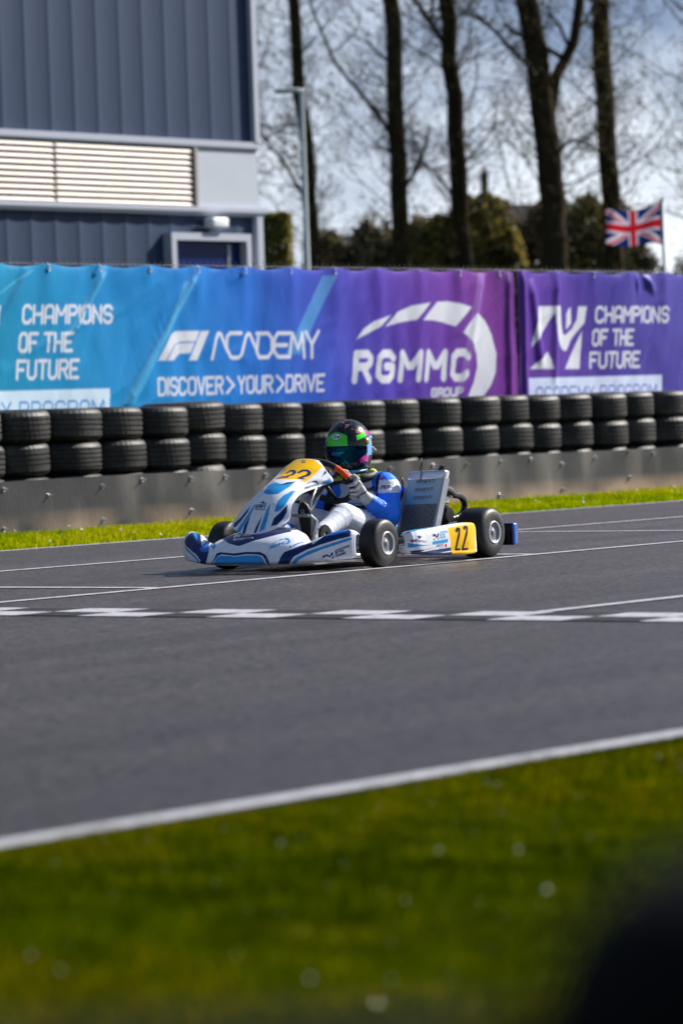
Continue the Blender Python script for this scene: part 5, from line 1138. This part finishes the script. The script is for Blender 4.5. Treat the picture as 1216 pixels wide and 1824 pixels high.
for s in (-1, 1): q.tube([(-.02, s * .10, .45), (.05, s * .10, .36), (.10, s * .12, .16), (.10, s * .14, .07)], .008, 8)
q.tube([(-.02, -.10, .45), (-.03, 0, .46), (-.02, .10, .45)], .008, 8)
q.build('panel_bracket', m_steel, KART)
# ---- pedals
def pedal(s):
    q = MB()
    q.tube([(.215, s * .095, .292), (.215, s * .20, .290)], .009, 10)
    q.tube([(.205, s * .20, .292), (.17, s * .215, .26), (.19, s * .21, .19), (.22, s * .205, .09), (.24, s * .205, .06)], [.010, .011, .010, .011, .012], 8)
    q.box((.18, s * .207, .235), (.035, .008, .09)); q.box((.205, s * .207, .13), (.05, .008, .05))
    q.tube([(.24, s * .24, .06), (.24, s * .17, .06)], .012, 10)
    return q.build('pedal', m_alloy, KART, angle=40)
pedal(1); pedal(-1)
q = MB(); q.lathe([(.018, -.01), (.05, -.01), (.054, 0), (.05, .01), (.018, .01)], 28, ymat(.11, .225, .185), closed=True); q.build('cable_pulley', m_black, KART, angle=40)
q = MB(); q.tube([(.22, .21, .10), (.05, .25, .09), (-.40, .27, .08), (-1.0, .16, .12)], .004, 6); q.tube([(.21, .21, .14), (.30, .28, .12), (.36, .22, .09)], .006, 6); q.build('brake_rod', m_steel, KART)
# ---- radiator
RB0 = np.array([-.565, .250, .140]); RW = np.array([0, .214, .004]); RH = np.array([-.055, .050, .312]); RD = np.array([-.045, 0, -.006])
q = MB()
nu, nv = 150, 170
u, v = np.meshgrid(np.linspace(0, 1, nu), np.linspace(0, 1, nv), indexing='ij')
face = RB0 + u[..., None] * RW + v[..., None] * RH
cx = np.abs(((u * 24) % 1.0) - 0.5); cz = np.abs(((v * 30 + (np.floor(u * 24) % 2) * 0.5) % 1.0) - 0.5)
fin = ((cx + cz) < 0.40)
Cf = np.where(fin[..., None], np.array(lin(150, 154, 162)), np.array(lin(8, 9, 11)))
top = v > 0.56
g_ = np.clip(0.75 * (v - 0.56) / 0.44 + 0.5 * u + 0.05, 0, 1)[..., None]
stk = np.array(lin(70, 146, 196)) * (1 - g_) + np.array(lin(168, 184, 198)) * g_
stk = stk * (0.90 + 0.10 * (np.abs(((u * 30) % 1) - .5) < .3))[..., None]
Cf = np.where(top[..., None], stk, Cf)
P2 = np.stack([u.ravel() * .214, v.ravel() * .32], 1)
lay = []
for vz in (0.303, 0.258, 0.213):
    lay.append(('s', text_segs('ARGENTI', .050, vz - .006, .115, .016, .25), .0019, lin(28, 36, 60)))
    lay.append(('s', [((.055, vz - .015), (.16, vz - .015))], .0016, lin(70, 150, 200)))
Cf = paint(P2, Cf.reshape(-1, 3), lay, .0022)
q.grid(face, 0, Cf.reshape(nu, nv, 3))
q.grid(face[::8, ::8] + RD, 0, np.broadcast_to(np.array(lin(60, 62, 66)), face[::8, ::8].shape), flip=True)
rad = q.build('radiator', mat('radiator_core', vcol=True, rough=0.4, spec=0.5), KART, fix=False)
q = MB()
def slab(o_, a_, b_, c_): q.add([o_, o_ + a_, o_ + a_ + b_, o_ + b_, o_ + c_, o_ + a_ + c_, o_ + a_ + b_ + c_, o_ + b_ + c_], [(0, 3, 2, 1), (4, 5, 6, 7), (0, 1, 5, 4), (1, 2, 6, 5), (2, 3, 7, 6), (3, 0, 4, 7)])
ew = RW / np.linalg.norm(RW); eh = RH / np.linalg.norm(RH)
slab(RB0 - ew * .016 + eh * .0 - RD * .05, ew * .015, eh * .32, RD * 1.1); slab(RB0 + RW + ew * .001 - RD * .05, ew * .016, eh * .32, RD * 1.1)
q.build('side_frame', mat('anodised_frame', lin(150, 156, 166), 0.4, 0.4), rad, smooth=False)
q = MB()
R3 = np.stack([ew, eh, np.cross(ew, eh)], 1)
q.rbox(RB0 + RW * .5 + RH + eh * .018 + RD * .5, (.240, .056, .056), .014, R=R3); q.build('top_tank', mat('brushed_tank', lin(200, 204, 212), 0.3, 0.7, var=0.08), rad)
q = MB(); q.rbox(RB0 + RW * .5 - eh * .018 + RD * .5, (.236, .034, .054), .012, R=R3); q.build('bottom_tank', m_alloy, rad)
q = MB(); pc = RB0 + RW * .86 + RH + eh * .04 + RD * .5
q.tube([pc, pc + eh * .012], [.020, .020], 14); q.tube([pc + eh * .012, pc + eh * .03], [.016, .016], 10); q.build('filler_cap', m_black, rad, angle=40)
q = MB(); pt = RB0 + RW * .36 + RH - eh * .004
q.tube([pt - RD * .2, pt + eh * .05 - RD * .3, pt + eh * .07 - RD * .1 - ew * .006, pt + eh * .12 - ew * .016 - RD * .2, pt + eh * .05 - ew * .01 - RD * .3], .0026, 5); q.build('cable_tie', m_black, rad)
# ---- hoses, water pump, engine on the right
m_hose = mat('rubber_hose', lin(24, 24, 28), 0.4)
hp = np.array([(-.74, .42, .40), (-.86, .40, .385), (-.97, .36, .352), (-1.06, .34, .350), (-1.125, .33, .322), (-1.15, .32, .285), (-1.13, .32, .245), (-1.07, .31, .222), (-.98, .30, .215), (-.92, .28, .22)])
tt = np.linspace(0, len(hp) - 1, 60); hq = np.stack([np.interp(tt, np.arange(len(hp)), hp[:, i]) for i in range(3)], 1)
for _ in range(6): hq[1:-1] = (hq[:-2] + 2 * hq[1:-1] + hq[2:]) / 4
q = MB(); q.tube(hq, 0.0185 + .0022 * np.sin(np.arange(60) * 2.2), 12); q.build('water_hose', m_hose, KART)
q = MB(); q.lathe([(0, -.05), (.03, -.05), (.034, -.03), (.034, .03), (.026, .05), (0, .05)], 20, ymat(-.92, .33, .37)); q.rbox((-.88, .35, .33), (.06, .05, .05), .01); q.build('water_pump', m_alloy, KART, angle=40)
q = MB(); q.lathe([(0, -.06), (.045, -.06), (.055, -.03), (.055, .04), (.04, .07), (0, .07)], 24, ymat(-.93, .29, .245)); q.build('pump_pulley', m_black, KART, angle=40)
q = MB()
q.rbox((-.80, -.24, .17), (.20, .16, .14), .02)
for k in range(7): q.rbox((-.80, -.24, .255 + k * .018), (.13, .13, .010), .004)
q.tube([(-.86, -.24, .30), (-.98, -.20, .30), (-1.14, -.16, .24)], .028, 12); q.tube([(-1.14, -.16, .24), (-1.24, -.02, .22)], [.045, .05], 14)
q.build('engine', m_alloy, KART, angle=40)
q = MB(); q.rbox((-.62, -.36, .30), (.20, .12, .11), .03); q.build('air_box', m_black, KART)
q = MB(); q.tube([(-.66, .20, .395), (-.74, .29, .38), (-.80, .36, .37)], .014, 10); q.build('stay_tube', mat('blue_anodised', lin(20, 52, 150), 0.3, 0.6), KART)
# ---- seat
q = MB(); su = np.linspace(-1, 1, 40); sv = np.linspace(0, 1, 30)
Sx = np.zeros((40, 30, 3))
for i, a in enumerate(su):
    for j, b in enumerate(sv):
        th = a * 1.75
        w_ = .185 + .02 * b
        xx = -.42 - .36 * min(1, b * 1.25) - .05 * max(0, b - .6); zz = .055 + .02 * abs(a) + .33 * max(0, b - .42) ** 1.0 / .58
        yy = w_ * math.sin(min(max(th, -1.57), 1.57))
        lift = (1 - math.cos(th)) * (.13 - .05 * (1 - b))
        Sx[i, j] = (xx + .10 * (1 - math.cos(th)) * b, yy, zz + lift * (1 - .6 * b))
q.grid(Sx); st = q.build('seat', mat('seat_shell', lin(24, 26, 32), 0.4), KART, fix=False); md = st.modifiers.new('thickness', 'SOLIDIFY'); md.thickness = .006
# ---- rear bumper
q = MB(); q.rbox((-1.272, 0, .120), (.052, 1.15, .126), .014, seg=5)
V = q.v[0]; q.c[0] = np.where((V[:, :1] > -1.252) & (np.abs(V[:, 1:2]) < .568), np.array(lin(10, 11, 14)), np.array(lin(18, 84, 178)))
q.build('rear_bumper', m_blue, KART)
q = MB()
for s in (-1, 1): q.rbox((-1.246, s * .46, .12), (.010, .17, .09), .005)
q.build('bumper_recess', m_black, KART)
# ================================================================== DRIVER
DRV = empty('person', KART.location, KART.rotation_euler[2])
tag(DRV, 'kart driver in blue and white racing suit and dark helmet, both hands on the wheel', 'person')
HC = np.array([-.50, -.01, .647])
def ball_cone(mb, a, b, ra, rb, seg=18):
    a, b = np.array(a, float), np.array(b, float); d = b - a; l = np.linalg.norm(d); z = d / max(l, 1e-9)
    x = np.cross(z, [0.3, 0.9, 0.31]); x /= np.linalg.norm(x); y = np.cross(z, x)
    M = np.eye(4); M[:3, 0], M[:3, 1], M[:3, 2], M[:3, 3] = x, y, z, a
    pr = [(max(ra * math.sin(t), 1e-5), -ra * math.cos(t)) for t in np.linspace(0, math.pi / 2, 6)] + [(max(rb * math.cos(t), 1e-5), l + rb * math.sin(t)) for t in np.linspace(0, math.pi / 2, 6)]
    mb.lathe(pr, seg, M)
BONES = []       # (a, b, ra, rb, region)
def bone(a, b, ra, rb, reg): BONES.append((np.array(a, float), np.array(b, float), ra, rb, reg))
# trunk
bone((-.66, -.06, .15), (-.66, .06, .15), .115, .115, 'hip'); bone((-.67, 0, .17), (-.665, 0, .27), .125, .125, 'belly')
bone((-.66, -.05, .26), (-.66, .05, .26), .11, .11, 'belly'); bone((-.655, -.07, .36), (-.655, .07, .36), .112, .112, 'chest')
bone((-.61, -.13, .43), (-.61, .13, .43), .070, .070, 'chest'); bone((-.61, 0, .42), (-.56, 0, .50), .075, .06, 'neck')
bone((-.56, 0, .49), (-.52, -.01, .60), .055, .06, 'neck'); bone((-.52, -.01, .60), (-.50, -.01, .66), .085, .085, 'head')
for s in (1, -1):
    Y = lambda p: (p[0], p[1] * s, p[2])
    bone(Y((-.595, .155, .425)), Y((-.575, .19, .40)), .074, .072, 'shoulder')
    bone(Y((-.575, .19, .40)), Y((-.47, .262, .262)), .070, .060, 'sleeve')
    bone(Y((-.47, .262, .262)), Y((-.372, .210, .338)), .058, .044, 'sleeve')
    wr = Y((-.340, .198, .362)); bone(Y((-.385, .213, .330)), wr, .043, .036, 'palm')
    # hand: palm from the wrist to four knuckles, fingers closed round the rim, thumb along it
    kn = []
    for i, a_ in enumerate((92, 104, 116, 128)):
        R_ = rim_pt(a_ * s); o_ = (R_ - SWC) / .155
        ln = (0.96, 1.06, 1.0, 0.82)[i]
        k0 = R_ + o_ * .006 + SN * .040; p1 = R_ + o_ * (.040 * ln) + SN * .020; p2 = R_ + o_ * .032 - SN * (.022 * ln); p3 = R_ + o_ * .004 - SN * (.031 * ln)
        bone(wr, k0, .028, .0155, 'palm'); bone(k0, p1, .0148, .0130, 'finger%d' % i); bone(p1, p2, .0128, .0116, 'finger%d' % i); bone(p2, p3, .0114, .0100, 'finger%d' % i)
    b0 = np.array(wr) + SN * .010 + np.array([.02, -.012 * s, .02]); t1 = rim_pt(86 * s) + SN * .030 - np.array([0, .014 * s, 0]); t2 = rim_pt(72 * s) + SN * .024; t3 = rim_pt(64 * s) + SN * .016 + np.array([0, -.012 * s, 0])
    bone(b0, t1, .022, .014, 'palm'); bone(t1, t2, .0125, .011, 'thumb'); bone(t2, t3, .0105, .009, 'thumb')
    # legs
    kn_ = Y((-.165, .165, .277)) if s > 0 else Y((-.15, .17, .288))
    bone(Y((-.62, .10, .15)), kn_, .098, .068, 'thigh'); an = Y((.055, .155, .185)) if s > 0 else Y((.06, .15, .185))
    bone(kn_, an, .066, .046, 'shin'); bone(an, Y((.11, .15, .15)), .044, .040, 'ankle')
bm_ = MB()
for a, b, ra, rb, reg in BONES: ball_cone(bm_, a, b, ra, rb)
raw = bm_.build('body_raw', m_black, None, fix=False)
rm = raw.modifiers.new('r', 'REMESH'); rm.mode = 'VOXEL'; rm.voxel_size = 0.0048; rm.use_smooth_shade = True
smo = raw.modifiers.new('s', 'SMOOTH'); smo.iterations = 3; smo.factor = 0.5
dg = bpy.context.evaluated_depsgraph_get()
me = bpy.data.meshes.new_from_object(raw.evaluated_get(dg))
bpy.data.objects.remove(raw)
n = len(me.vertices); co = np.empty(n * 3, np.float32); me.vertices.foreach_get('co', co); co = co.reshape(-1, 3).astype(float)
no = np.empty(n * 3, np.float32); me.vertices.foreach_get('normal', no); no = no.reshape(-1, 3).astype(float)
best = np.full(n, 1e9); reg = np.zeros(n, int); par = np.zeros(n)
for i, (a, b, ra, rb, rg_) in enumerate(BONES):
    d = b - a; l2 = max(d @ d, 1e-9); t = np.clip(((co - a) @ d) / l2, 0, 1)
    D = np.linalg.norm(co - a - t[:, None] * d, axis=1) - (ra + (rb - ra) * t)
    k = D < best; best[k] = D[k]; reg[k] = i; par[k] = t[k]
names = np.array([b[4] for b in BONES])[reg]
# cloth folds: diagonal ridges that bunch at elbows, knees and waist
cloth = np.isin(names, ['sleeve', 'shoulder', 'thigh', 'shin', 'belly', 'chest', 'hip', 'ankle', 'cuff'])
amp = np.zeros(n)
for c_, r_, a_ in [((-.47, .262, .262), .11, .009), ((-.47, -.262, .262), .11, .009), ((-.165, .165, .277), .15, .009), ((-.15, -.17, .288), .15, .009), ((-.62, .10, .16), .16, .009), ((-.05, .16, .22), .12, .008), ((.03, .155, .19), .08, .008), ((-.575, .17, .38), .10, .007), ((-.66, 0, .25), .2, .006)]:
    amp += a_ * np.exp(-(np.linalg.norm(co - np.array(c_), axis=1) / r_) ** 2)
amp = np.clip(amp + 0.0025, 0, .011)
fold = np.array([mnoise.ridged_multi_fractal(Vector((p[0] * 5 + p[2] * 9, p[1] * 5 - p[2] * 2, p[2] * 9 - p[0] * 5)), 1.2, 2.0, 2, 0.9, 2.0) if c else 0.0 for p, c in zip(co, cloth)])
fold2 = np.array([mnoise.noise(Vector((p[0] * 30, p[1] * 30 + p[2] * 12, p[2] * 26))) if c else 0.0 for p, c in zip(co, cloth)])
ln_ = np.array([np.linalg.norm(b[1] - b[0]) for b in BONES])[reg]
rings = np.array([abs(math.sin(math.pi * (s_ / .034) + 1.6 * mnoise.noise(Vector(p * 14)) + p[1] * 14 + p[0] * 9)) if c else 0.0 for s_, p, c in zip(par * ln_, co, cloth)])
limb = np.isin(names, ['sleeve', 'shoulder', 'thigh', 'shin', 'ankle'])
co += no * (limb * (rings - .6) * (amp - .0015) * np.where(np.isin(names, ['sleeve', 'shoulder']), .34, .05))[:, None]
co += no * ((fold - 1.0) * amp * 0.40 * cloth + fold2 * 0.0004 * cloth)[:, None]
me.vertices.foreach_set('co', co.astype(np.float32).ravel()); me.update()
BLU, DBL, SW, SB, GL_, CY, LIME = lin(36, 124, 255), lin(16, 50, 150), lin(222, 226, 240), lin(14, 15, 20), lin(176, 175, 178), lin(96, 166, 230), lin(188, 210, 20)
C = np.empty((n, 3)); C[:] = SW
side = np.sign(co[:, 1])
def setc(mask, c): C[mask] = c
setc(np.isin(names, ['sleeve', 'shoulder']), BLU)
setc((names == 'chest'), SW); setc(names == 'neck', SB); setc(names == 'head', SB)
ay = np.abs(co[:, 1])
arm = np.isin(names, ['shoulder', 'sleeve'])
setc((names == 'chest') & (ay > .10) & (co[:, 2] > .44), BLU)
patch = arm & (co[:, 2] > .385) & (co[:, 2] < .455) & (ay > .165) & (co[:, 0] > -.60)
setc(patch, SW)
strip_ = (np.isin(names, ['chest', 'shoulder', 'sleeve'])) & (np.abs(ay - .150 - .12 * (.46 - co[:, 2])) < .011) & (co[:, 0] > -.64)
setc(strip_, SB)
setc((names == 'belly') & (ay > .085), CY); setc((names == 'hip') & (ay > .11), CY)
setc((names == 'chest') & (co[:, 2] < .33), CY); setc(np.isin(names, ['chest', 'belly']) & (co[:, 2] < .315) & (co[:, 2] > .295), SB)
setc(names == 'cuff', BLU)
hand = np.array([q.startswith(('finger', 'palm', 'thumb')) for q in names])
setc(hand, GL_)
# chest lettering and shoulder name on the suit, drawn in the (y, z) front view
P2 = np.stack([co[:, 1], co[:, 2]], 1)
front = (no[:, 0] > 0.1) & np.isin(names, ['chest', 'shoulder', 'sleeve'])
lay = [('s', text_segs('SPROT', .186, .408, .052, .016, .0), .0022, SB), ('s', [((.173, .462), (.180, .462))], .006, lin(210, 40, 60)), ('s', poly_segs([(.10, .412), (.128, .418), (.136, .406), (.126, .394)]), .005, SB), ('s', text_segs('RGMMC', .055, .395, .06, .016), .003, SB)]
Cp = paint(P2[front], C[front], lay, .004); C[front] = Cp
# blue flash on the shins and thigh
sh = (names == 'shin') & (np.abs(co[:, 2] - .24 - .25 * (co[:, 0] + .02)) < .008) & (co[:, 1] < 0); setc(sh, BLU)
# dark seams between glove fingers and the glove's strap
gap = np.zeros(n, bool)
D2 = np.full((n, 4), 1e9)
for i, (a, b, ra, rb, rg_) in enumerate(BONES):
    if rg_.startswith('finger'):
        d = b - a; t = np.clip(((co[hand] - a) @ d) / max(d @ d, 1e-9), 0, 1)
        D2[hand, int(rg_[-1])] = np.minimum(D2[hand, int(rg_[-1])], np.linalg.norm(co[hand] - a - t[:, None] * d, axis=1))
Ds = np.sort(D2, 1); gap = hand & (Ds[:, 1] - Ds[:, 0] < .0042) & (Ds[:, 0] < .02); setc(gap, SB)
wrd = np.linalg.norm(co - np.array([-.340, .198, .362]), axis=1); setc(hand & (wrd > .040) & (wrd < .047), lin(60, 60, 66))
at = me.attributes.new('Col', 'FLOAT_COLOR', 'POINT'); at.data.foreach_set('color', np.concatenate([C, np.ones((n, 1))], 1).astype(np.float32).ravel())
me.materials.clear(); me.materials.append(mat('racing_suit_cloth', vcol=True, rough=0.55, spec=0.4, var=0.04, vscale=30, bump=0.06, bscale=300))
me.polygons.foreach_set('use_smooth', np.ones(len(me.polygons), bool))
body = bpy.data.objects.new('body', me); COL.objects.link(body); body.parent = DRV
# ---- boots
m_boot = mat('boot', vcol=True, rough=0.55)
def boot(s, heel, toe, name='boot'):
    heel, toe = np.array(heel, float), np.array(toe, float); up = toe - heel; L_ = np.linalg.norm(up); up /= L_
    fw = np.cross([0, 1, 0], up); fw /= np.linalg.norm(fw)          # sole normal, forward
    if fw[0] < 0: fw = -fw
    nu_, nv_ = 28, 26; G = np.zeros((nv_, nu_, 3)); Cc = np.zeros((nv_, nu_, 3))
    for j, t in enumerate(np.linspace(0, 1, nv_)):
        w = np.interp(t, [0, .04, .12, .35, .6, .8, .93, 1], [.004, .022, .030, .029, .037, .039, .026, .003])
        dp = np.interp(t, [0, .05, .15, .3, .5, .75, .93, 1], [.01, .05, .075, .085, .062, .046, .030, .004])
        for i, a in enumerate(np.linspace(0, 2 * np.pi, nu_, endpoint=False)):
            ca, sa = math.cos(a), math.sin(a)
            dx = (max(ca, -1) * .006 if ca > 0 else ca * dp)
            G[j, i] = heel + up * (t * L_) + fw * dx + np.array([0, 1, 0]) * (np.sign(sa) * abs(sa) ** .8 * w)
            Cc[j, i] = lin(16, 16, 18) if ca > -0.15 else lin(40, 40, 46)
    G2 = np.concatenate([G, G[:, :1]], 1); C2 = np.concatenate([Cc, Cc[:, :1]], 1)
    # moulded mark on the sole
    loc_y = (G2 - heel) @ np.array([0, 1.0, 0]); loc_z = (G2 - heel) @ up
    q_ = MB(); q_.grid(G2, 0, C2)
    o = q_.build(name, m_boot, DRV, fix=True)
    t_ = MB(); c0 = heel + up * (L_ * .76) + fw * .0072; sd = np.array([0, 1.0, 0])
    mark = [[(-.012, -.012), (-.012, .014)], [(-.012, .014), (.004, .018), (.006, .006), (-.004, .004)], [(-.004, .002), (.012, -.004), (.008, -.016), (-.004, -.014)]]
    for m_ in mark: t_.tube([c0 + sd * x + up * y for x, y in m_], .0018, 5)
    t_.build('sole_mark', mat('sole_mark', lin(200, 200, 204), .5), o)
boot(1, (.165, .150, .115), (.197, .150, .366)); boot(-1, (.17, -.150, .11), (.215, -.150, .345))
# ---- helmet
def helmet_pt(az, el):
    """shell point for azimuth (0 = straight ahead, + = driver's left) and elevation"""
    ca, sa, ce, se = np.cos(az), np.sin(az), np.cos(el), np.sin(el)
    fx = np.where(ca > 0, .146, .142)
    zz = np.where(se > 0, .146, .150) * se
    hs = np.where(se > 0, ce, np.clip(1 - (np.abs(zz) / .168) ** 3, 0, 1) ** .42)
    p = np.stack([fx * ca * hs, .122 * sa * hs, zz], -1)
    low = np.clip(-se - .12, 0, 1)
    p[..., 0] += low * np.clip(ca, 0, 1) ** 2 * .022            # chin bar
    p[..., 1] *= 1 - .06 * np.clip(low, 0, 1)
    return p
EL0 = math.radians(-66)
az, el = np.meshgrid(np.linspace(-np.pi, np.pi, 300), np.linspace(EL0, np.pi / 2, 150), indexing='ij')
P = helmet_pt(az, el)
X, Yc, Zc = P[..., 0], P[..., 1], P[..., 2]
AZ = np.degrees(az)
HB, GRN, MAG, PNK = lin(5, 7, 14), lin(64, 214, 32), lin(206, 34, 150), lin(132, 92, 92)
C = np.broadcast_to(np.array(HB), P.shape).copy()
nz = np.array([mnoise.fractal(Vector(p * 16), 1.0, 2.0, 4) for p in P.reshape(-1, 3)]).reshape(AZ.shape)
nz3 = np.array([mnoise.noise(Vector(p * 62 + 9)) for p in P.reshape(-1, 3)]).reshape(AZ.shape)
nz2 = np.array([mnoise.noise(Vector(p * 24 + 5)) for p in P.reshape(-1, 3)]).reshape(AZ.shape)
def hc(mask, c): C[mask] = c
hc((Zc > .095) & (nz3 > 0.24) & (nz > 0.0), PNK); hc((Zc > .06) & (nz3 > .36) & (nz < .1), lin(40, 60, 104))
hc((np.abs(AZ) < 33) & (Zc > .008) & (Zc < .085 - .00002 * AZ ** 2), GRN)
for s in (1, -1):
    A = AZ * s
    hc((A > 58) & (A < 102) & (np.abs(Zc - (.050 + .0005 * (A - 60))) < .013), GRN)
    hc((A > 92) & (A < 112) & (Zc > .052) & (Zc < .080), MAG)
    hc((A > 84) & (A < 112) & (Zc < .046) & (Zc > -.055), CY)
    hc((A > 64) & (A < 92) & (Zc < -.056 + .0002 * (A - 64)) & (Zc > -.088), MAG)
    hc((A > 112) & (A < 124) & (Zc < .05) & (Zc > -.06), lin(60, 40, 120))
    hc((A > 60) & (A < 90) & (np.abs(Zc - .082) < .010) & (nz2 > -.15), lin(150, 92, 92))
hc((Zc < -.062) & (Zc > -.112) & (np.abs(AZ) < 12), lin(160, 190, 20))
hc(Zc < -.128, lin(70, 130, 170))
# logo: white oval with black letters on the forehead
P2 = np.stack([az.ravel() * .135, Zc.ravel()], 1); fr = (np.abs(AZ.ravel()) < 40)
th_ = np.linspace(0, 2 * np.pi, 33)[:-1]; oval = lambda a, b: [(a * math.cos(t) + .004, .062 + b * math.sin(t)) for t in th_]
lay = [('p', oval(.037, .0185), HB), ('p', oval(.034, .0155), lin(235, 236, 240)), ('s', text_segs('Arai'.replace('A', 'A'), -.019, .0545, .046, .0155, .25), .0021, HB)]
Cf = C.reshape(-1, 3); Cf[fr] = paint(P2[fr], Cf[fr], lay, .002); C = Cf.reshape(P.shape)
tilt = Matrix.Rotation(math.radians(5), 4, 'Y')
q = MB(); q.grid(P, 0, C)
hm = q.build('helmet', mat('painted_helmet_shell', vcol=True, rough=0.2, coat=0.15, spec=0.4), DRV, fix=False); hm.location = HC; hm.rotation_euler = (0, math.radians(4), math.radians(3))
hm.modifiers.new('t', 'SOLIDIFY').thickness = .004
av, ev = np.meshgrid(np.linspace(math.radians(-84), math.radians(84), 120), np.linspace(0, 1, 40), indexing='ij')
zt = .012 - .000002 * np.degrees(av) ** 2; zb = -.092 + .055 * (np.abs(np.degrees(av)) / 84) ** 2.2
zv = zb + (zt - zb) * ev
elv = np.arcsin(np.clip(zv / np.where(zv > 0, .146, .150), -1, 1))
Pv = helmet_pt(av, elv)
nrm = Pv / np.linalg.norm(Pv, axis=-1, keepdims=True); Pv = Pv + nrm * .0050
def visor_mat():
    m = mat('mirrored_visor', lin(10, 60, 110), 0.07, 0.9)
    b = m.node_tree.nodes['Principled BSDF']
    lw = m.node_tree.nodes.new('ShaderNodeLayerWeight'); lw.inputs[0].default_value = 0.45
    rp = m.node_tree.nodes.new('ShaderNodeValToRGB'); e = rp.color_ramp.elements
    e[0].position = 0.0; e[0].color = (.0, .10, .16, 1); e[1].position = 0.75; e[1].color = (.008, .01, .12, 1)
    x = e.new(0.10); x.color = (.0, .035, .11, 1); x = e.new(0.32); x.color = (.003, .015, .07, 1)
    m.node_tree.links.new(lw.outputs['Facing'], rp.inputs[0]); m.node_tree.links.new(rp.outputs[0], b.inputs['Base Color'])
    return m
q = MB(); q.grid(Pv); vs = q.build('visor', visor_mat(), hm, fix=False); vs.modifiers.new('t', 'SOLIDIFY').thickness = .003
q = MB()
for s in (1, -1):
    p = helmet_pt(np.array(math.radians(86 * s)), np.array(math.radians(9))); M = ymat(*p)
    q.lathe([(0, .010 * s), (.016, .009 * s), (.019, .002 * s), (.019, -.006 * s)], 20, M)
q.build('visor_pivot', mat('visor_pivot', lin(170, 140, 40), .3, .4), hm)
q = MB()
for s in (1, -1): q.rbox((-.115, .07 * s, -.03), (.06, .05, .022), .01, R=np.array(Matrix.Rotation(math.radians(-25), 3, 'Y')))
q.tube([(-.14, -.06, .03), (-.152, 0, .035), (-.14, .06, .03)], [.012, .016, .012], 10)
q.build('vent_spoiler', mat('smoked_vent', lin(120, 124, 120), .3), hm)
q = MB(); ring_ = np.array([(math.cos(t) * .104 + .006, math.sin(t) * .084, -.137) for t in np.linspace(0, 2 * np.pi, 60, endpoint=False)])
q.tube(ring_, .007, 8, closed=True); q.build('edge_trim', mat('helmet_trim', lin(96, 150, 190), .4), hm)
# ---- neck brace
tt = np.linspace(0, 2 * np.pi, 80, endpoint=False)
ring_ = np.array([(-.545 + .084 * math.cos(t), .096 * math.sin(t), .478 + .018 * math.cos(t + math.pi)) for t in tt])
cc = np.array([LIME if (.20 < t < .75 or 5.5 < t < 6.1 or 2.0 < t < 2.35 or 3.9 < t < 4.25) else lin(16, 17, 20) for t in tt])
q = MB(); q.tube(ring_, .026 + .004 * np.sin(tt * 3), 14, 0, np.repeat(cc, 14, 0), closed=True); q.build('neck_brace', mat('foam_brace', vcol=True, rough=.6), DRV, fix=False)
